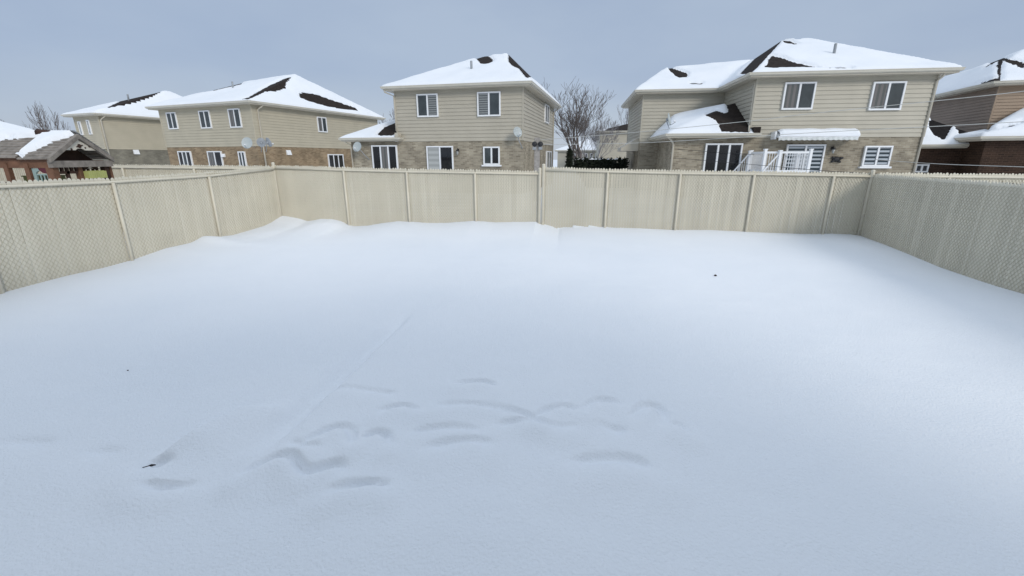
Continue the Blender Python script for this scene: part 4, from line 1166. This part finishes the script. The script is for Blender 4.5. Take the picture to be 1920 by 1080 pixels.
# gable: barge boards, cream panel with planet and stars, dark recess, tie beam
m = MB()
for side in (-1, 1):
    ye = PYm + side * ((PYf - PYn) / 2 + ov + .02)
    c = [(PX + .08, ye, zEv - .08), (PX + .16, ye, zEv - .08), (PX + .16, PYm, zPk - .075), (PX + .08, PYm, zPk - .075), (PX + .08, ye, zEv + .03), (PX + .16, ye, zEv + .03), (PX + .16, PYm, zPk + .03), (PX + .08, PYm, zPk + .03)]
    m.hexa(c)
m.build('barge_board', CEDAR_G, play)
pbox('tie_beam', CEDAR_G, PX + .02, PX + .13, PYn - .1, PYf + .1, zEv - .19, zEv - .04)
zp0 = zEv + (zPk - zEv) * .37
hw = (PYf - PYn) / 2
m = MB()
w0 = hw * .60
for x, o in ((PX + .11, 1), (PX + .08, -1)):
    f_ = [(x, PYm - w0, zp0), (x, PYm - .12, zp0), (x, PYm - .06, zp0 + .04), (x, PYm + .06, zp0 + .04), (x, PYm + .12, zp0), (x, PYm + w0, zp0), (x, PYm, zPk - .1)]
    m.face(f_ if o > 0 else f_[::-1])
m.face([(PX + .08, PYm - w0, zp0), (PX + .08, PYm + w0, zp0), (PX + .11, PYm + w0, zp0), (PX + .11, PYm - w0, zp0)])
gp = m.build('gable_panel', CREAM, play)
zc = zEv + (zPk - zEv) * .55
def disc(y, z, r, x=PX + .118, e=1.0, tilt=0, build='star_cutout'):
    m = MB()
    pts = [(x, y + r * math.cos(t) * math.cos(tilt) - r * e * math.sin(t) * math.sin(tilt), z + r * math.cos(t) * math.sin(tilt) + r * e * math.sin(t)) for t in [k * .5236 for k in range(12)]]
    bk = [(x - .006, p[1], p[2]) for p in pts]; m.face(pts)
    for k in range(12): m.face([pts[(k + 1) % 12], pts[k], bk[k], bk[(k + 1) % 12]])
    if build: m.build(build, CEDAR_D, gp)
disc(PYm, zc, .05, build='planet_cutout'); disc(PYm, zc, .10, PX + .122, .18, .25, build='planet_ring'); disc(PYm + .04, zc + .16, .028); disc(PYm + .26, zc, .03); disc(PYm - .22, zc - .08, .025); disc(PYm + .14, zc - .04, .02)
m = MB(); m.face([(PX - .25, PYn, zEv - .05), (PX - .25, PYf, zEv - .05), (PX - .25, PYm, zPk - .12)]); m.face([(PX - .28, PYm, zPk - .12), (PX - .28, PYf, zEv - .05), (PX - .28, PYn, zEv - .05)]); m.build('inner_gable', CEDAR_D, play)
# posts and walls
zfl = 1.35
def front(u): # on the near side plane y = PYn
    d = ray(u, 310); return d[0] * PYn / d[1]
def side_y(u): return ps(u, 312)[0]
for x in (front(12), front(51)): pbox('post', CEDAR, x - .05, x + .05, PYn - .04, PYn + .06, .2, zEv - .1)
pbox('post', CEDAR, PX - .1, PX + .06, PYn - .06, PYn + .08, .2, zEv - .18)
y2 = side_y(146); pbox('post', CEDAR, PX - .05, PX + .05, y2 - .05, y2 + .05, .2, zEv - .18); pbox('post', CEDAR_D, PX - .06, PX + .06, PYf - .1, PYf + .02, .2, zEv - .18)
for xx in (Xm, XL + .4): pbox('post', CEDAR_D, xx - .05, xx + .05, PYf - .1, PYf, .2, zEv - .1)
pbox('wall_plate', CEDAR, XL, PX - .02, PYn - .02, PYn + .05, zEv - .2, zEv + .02); pbox('wall_plate', CEDAR, XL, PX - .02, PYf - .05, PYf + .02, zEv - .2, zEv - .03)
# lower boarding on the near side and far side, floor
pbox('boarding', CEDAR_D, XL, Xm - .2, PYn - .02, PYn + .03, .3, zfl + .40)
pbox('floor', CEDAR, XL, PX, PYn, PYf, zfl - .3, zfl - .2)
# teal door with arched window
xd0, xd1 = front(57), front(88); m = MB(); zd0, zd1 = .5, zEv - .21
yd = PYn + .02; xm_ = (xd0 + xd1) / 2; wv = (xd1 - xd0)
m.box(xd0, xd0 + .07, yd - .02, yd + .02, zd0, zd1); m.box(xd1 - .07, xd1, yd - .02, yd + .02, zd0, zd1); m.box(xd0 + .07, xd1 - .07, yd - .02, yd + .02, zd0, 1.45)
# arch spandrels
n = 8; rA = (wv - .14) / 2
for i in range(n):
    t0, t1 = math.pi * i / n, math.pi * (i + 1) / n; zc_ = zd1 - .05 - rA * .6
    x0, x1 = xm_ - rA * math.cos(t0), xm_ - rA * math.cos(t1); h0, h1 = zc_ + rA * .6 * math.sin(t0), zc_ + rA * .6 * math.sin(t1)
    c = [(x0, yd - .02, h0), (x1, yd - .02, h1), (x1, yd + .02, h1), (x0, yd + .02, h0), (x0, yd - .02, zd1), (x1, yd - .02, zd1), (x1, yd + .02, zd1), (x0, yd + .02, zd1)]
    m.hexa(c)
dr = m.build('door', TEAL, play)
m = MB(); zc_ = zd1 - .05 - rA * .6
m.box(xd0 + .07, xd1 - .07, yd - .01, yd + .01, zc_ - .03, zc_)
for k in (1, 2): xx = xd0 + .07 + (wv - .14) * k / 3; m.box(xx - .012, xx + .012, yd - .01, yd + .01, 1.45, zc_ - .03)
m.build('muntin', TEAL, dr)
m = MB(); pts = [(-.1, .1), (.02, .12), (.13, .04), (.12, -.06), (.0, -.04), (-.07, .02)]
m.face([(xm_ + .05 + a, yd - .025, zc_ + .06 + b) for a, b in pts]); m.face([(xm_ + .05 + a, yd - .015, zc_ + .06 + b) for a, b in pts[::-1]]); m.build('door_flag', mat('maroon plastic', (.10, .02, .03), .5, .1, 5), dr)
# arched openings in the far wall: dark rails with scalloped tops
m = MB(); x0, x1 = PX - .02, PX + .03
ya, yb = side_y(104), side_y(141)
pbox('arch_rail', CEDAR_D, x0, x1, ya, yb, zEv - .34, zEv - .28); pbox('mullion', CEDAR_D, x0, x1, (ya + yb) / 2 - .04, (ya + yb) / 2 + .03, 1.2, zEv - .28)
for k in range(5): yy = ya + (yb - ya) * k / 4; pbox('spindle', CEDAR_D, x0, x1, yy - .03, yy + .03, zEv - .28, zEv - .19)
yc, yd_ = side_y(154), side_y(181)
m = MB(); n = 10; zc2 = zEv - .36
for i in range(n):
    t0, t1 = math.pi * i / n, math.pi * (i + 1) / n; R_ = (yd_ - yc) / 2; ym = (yc + yd_) / 2
    c = [(x0, ym - R_ * math.cos(t0), zc2 + .16 * math.sin(t0)), (x0, ym - R_ * math.cos(t1), zc2 + .16 * math.sin(t1)), (x1, ym - R_ * math.cos(t1), zc2 + .16 * math.sin(t1)), (x1, ym - R_ * math.cos(t0), zc2 + .16 * math.sin(t0))]
    m.hexa(c + [(p[0], p[1], zEv - .17) for p in c])
m.box(x0, x1, yc, yd_, zc2 - .02, zc2 + .015)
for k in (1, 2): yy = yc + (yd_ - yc) * k / 3; m.box(x0, x1, yy - .018, yy + .018, 1.6, zc2 + .13 if k else zc2)
m.build('arched_window', CEDAR_D, play)
zpl = ps(168, 330)[1]
m = MB()
for k in range(9):
    yy0 = yc - .06 + (yd_ - yc + .12) * k / 9; yy1 = yy0 + (yd_ - yc + .12) / 9
    m.box(PX + .03, PX + .17, yy0, yy1 - .006, zpl - .05, zpl + .12 + .01 * (k % 2))
m.build('window_box', LIME, play)
xg0, xg1 = front(-12), front(15); m = MB(); m.box(xg0, xg1, PYn + .55, PYn + .95, 1.1, zEv - .42); m.box(xg0 - .02, xg1 + .02, PYn + .53, PYn + .97, zEv - .42, zEv - .39); m.build('play_bin', LIME, play)
xg0, xg1 = front(25), front(44); m = MB(); m.box(xg0, xg1, PYn + .6, PYn + .9, 1.1, zEv - .41); m.box(xg0 - .02, xg1 + .02, PYn + .58, PYn + .92, zEv - .41, zEv - .385); m.build('play_bin', mat('olive plastic', (.20, .21, .10), .5, .1, 3), play)
pbox('corner_board', CEDAR, PX + .02, PX + .05, PYf + .06, PYf + .12, 1.2, zEv - .05)

# ------------------------------------------------------------------ overhead wires
def wire(label, pts, mt, r=.008, name='overhead_wire'):
    P = [Vector(p) for p in pts]
    # Catmull-Rom
    out = []
    for i in range(len(P) - 1):
        p0, p1, p2, p3 = P[max(0, i - 1)], P[i], P[i + 1], P[min(len(P) - 1, i + 2)]
        for k in range(12):
            t = k / 12; out.append(.5 * ((2 * p1) + (p2 - p0) * t + (2 * p0 - 5 * p1 + 4 * p2 - p3) * t * t + (3 * p1 - p0 - 3 * p2 + p3) * t ** 3))
    out.append(P[-1])
    m = MB(); m.tube(out, r, 5); b = out[0]
    o = m.build(name, mt, None, True, base=tuple(b)); tag(o, label, 'wire', 'cables strung across the back gardens')
wire('highest pale cable rising to the right across the right house', [at_y(1009, 262.5, 22.45), at_y(1181, 249, 20.5), at_y(1404, 227, 18.2), at_y(1520, 213, 17.2), at_y(1920, 171, 14.5), at_y(2200, 128, 13)], CABLE_L, .011)
wire('second pale cable, just under the highest one', [at_y(1009, 271, 22.45), at_y(1181, 268.5, 20.6), at_y(1362, 259, 18.6), at_y(1520, 249, 17.4), at_y(1920, 228, 14.5), at_y(2200, 210, 13)], CABLE_L, .011)
wire('thin dark line from the brick corner to the black wall ornament', [at_y(1263, 279, 24.4), at_y(1366, 287, 23.5), at_y(1460, 292, 22.9), at_y(1562, 297, 22.45)], CABLE, .010)
wire('dark line crossing in front of the white railing and over the right fence', [at_y(1262, 296, 24.4), at_y(1400, 307.5, 20.5), at_y(1537, 319.5, 16), at_y(1700, 330, 13), at_y(1920, 346, 10.4), at_y(2150, 362, 9)], CABLE, .009)
wire('pale line passing low before the dark brick house', [at_y(1640, 299, 22.2), at_y(1720, 305, 19.5), at_y(1800, 309, 17.5), at_y(1920, 313, 15.5), at_y(2150, 322, 13)], CABLE_L, .011)

# ------------------------------------------------------------------ small things on the snow
x, y = on_z(277, 866, .28); z = ground(x, y)
m = MB(); a = Vector((x, y, z))
P0, P1 = on_z(266, 874, .28), on_z(289, 860, .30)
p0 = Vector((P0[0], P0[1], ground(*P0) + .004)); p1 = Vector((P1[0], P1[1], ground(*P1) + .03))
m.tube([p0, p0 * .6 + p1 * .4, p0 * .3 + p1 * .7 + Vector((0, 0, .004)), p1], [.002, .005, .008, .003], 6)
o = m.build('twig', TWIG, None, True, base=tuple(p0)); tag(o, 'dark dry twig poking out of the snow in the left foreground', 'twig')
def clump(u, v, r, label):
    x, y = on_z(u, v, .34); z = ground(x, y); x, y = on_z(u, v, z); z = ground(x, y)
    m = MB(); rnd = random.Random(u); n = 8; rr = [[r * rnd.uniform(.7, 1.2) * math.sin(math.pi * (k + .5) / 4) for i in range(n)] for k in range(4)]
    for k in range(3):
        for i in range(n):
            j = (i + 1) % n
            def q(kk, ii): t = 2 * math.pi * ii / n; return (x + 1.4 * rr[kk][ii] * math.cos(t), y + rr[kk][ii] * math.sin(t), z + r * .5 - r * math.cos(math.pi * (kk + .5) / 4) * .7)
            m.face([q(k, i), q(k, j), q(k + 1, j), q(k + 1, i)])
    m.face([q(3, i) for i in range(n)])
    o = m.build('dirt_clump', TWIG, None, False, base=(x, y, z)); tag(o, label, 'clump')
clump(1341, 518, .022, 'small dark clump lying on the snow before the back fence')
clump(240, 695, .007, 'tiny grey speck on the snow in the left foreground')

# ------------------------------------------------------------------ light, sky, camera
EL, AZ = math.radians(28), math.radians(33)   # sun from behind the viewer, to the right
sd = Vector((-math.sin(AZ) * math.cos(EL), math.cos(AZ) * math.cos(EL), -math.sin(EL)))
su = bpy.data.lights.new('sun', 'SUN'); su.energy = 1.5; su.angle = math.radians(17); su.color = (1.0, .955, .88)
so = bpy.data.objects.new('sun', su); COL.objects.link(so); so.rotation_euler = sd.to_track_quat('-Z', 'Y').to_euler(); so.location = (20, -25, 30)

w = bpy.data.worlds.new('World'); S.world = w; w.use_nodes = True
N, L = w.node_tree.nodes, w.node_tree.links
bg = N['Background']
sky = N.new('ShaderNodeTexSky'); sky.sky_type = 'NISHITA'; sky.sun_disc = False; sky.sun_elevation = EL; sky.sun_rotation = math.pi - AZ
sky.air_density = 1.0; sky.dust_density = 3.0
# thin even overcast over the clear sky
tc = N.new('ShaderNodeTexCoord'); no = N.new('ShaderNodeTexNoise'); no.inputs['Scale'].default_value = 1.6; no.inputs['Detail'].default_value = 6
mp = N.new('ShaderNodeMapping'); mp.inputs['Scale'].default_value = (1, 1, 2.5); L.new(tc.outputs['Generated'], mp.inputs['Vector']); L.new(mp.outputs['Vector'], no.inputs['Vector'])
cr = N.new('ShaderNodeValToRGB'); e = cr.color_ramp.elements; e[0].position = .35; e[1].position = .68
OC = 10.0
e[0].color = (.92 * OC, .94 * OC, .98 * OC, 1); e[1].color = (1.17 * OC, 1.14 * OC, 1.09 * OC, 1)
cr2 = cr
L.new(no.outputs['Fac'], cr.inputs['Fac'])
mx = N.new('ShaderNodeMix'); mx.data_type = 'RGBA'; mx.inputs['Factor'].default_value = .9
sz = N.new('ShaderNodeSeparateXYZ'); L.new(tc.outputs['Generated'], sz.inputs['Vector'])
# overcast veil: pale at the horizon, blue grey low down, bright near the zenith
gr = N.new('ShaderNodeValToRGB'); g = gr.color_ramp.elements
g[0].position = 0.0; g[0].color = (.50, .555, .64, 1); g[1].position = 1.0; g[1].color = (.76, .875, 1.03, 1)
for p_, c_ in ((.07, (.47, .55, .665)), (.16, (.375, .465, .62)), (.33, (.37, .46, .61)), (.62, (.70, .805, .945))):
    q = g.new(p_); q.color = (*c_, 1)
L.new(sz.outputs[2], gr.inputs['Fac'])
hz = N.new('ShaderNodeMix'); hz.data_type = 'RGBA'; hz.blend_type = 'MULTIPLY'; hz.inputs['Factor'].default_value = 1
L.new(gr.outputs['Color'], hz.inputs['A']); L.new(cr.outputs['Color'], hz.inputs['B'])
L.new(sky.outputs['Color'], mx.inputs['A']); L.new(hz.outputs['Result'], mx.inputs['B'])
L.new(mx.outputs['Result'], bg.inputs['Color']); bg.inputs['Strength'].default_value = .1

cam = bpy.data.cameras.new('camera'); co = bpy.data.objects.new('camera', cam); COL.objects.link(co)
co.location = (0, 0, H); co.rotation_euler = (math.pi / 2 - PITCH, 0, 0)
cam.sensor_width = 36; cam.lens = F / 1920 * 36; cam.clip_start = .05; cam.clip_end = 2000
S.camera = co
S.view_settings.view_transform = 'Standard'; S.view_settings.look = 'None'; S.view_settings.exposure = 0.0; S.view_settings.gamma = 1
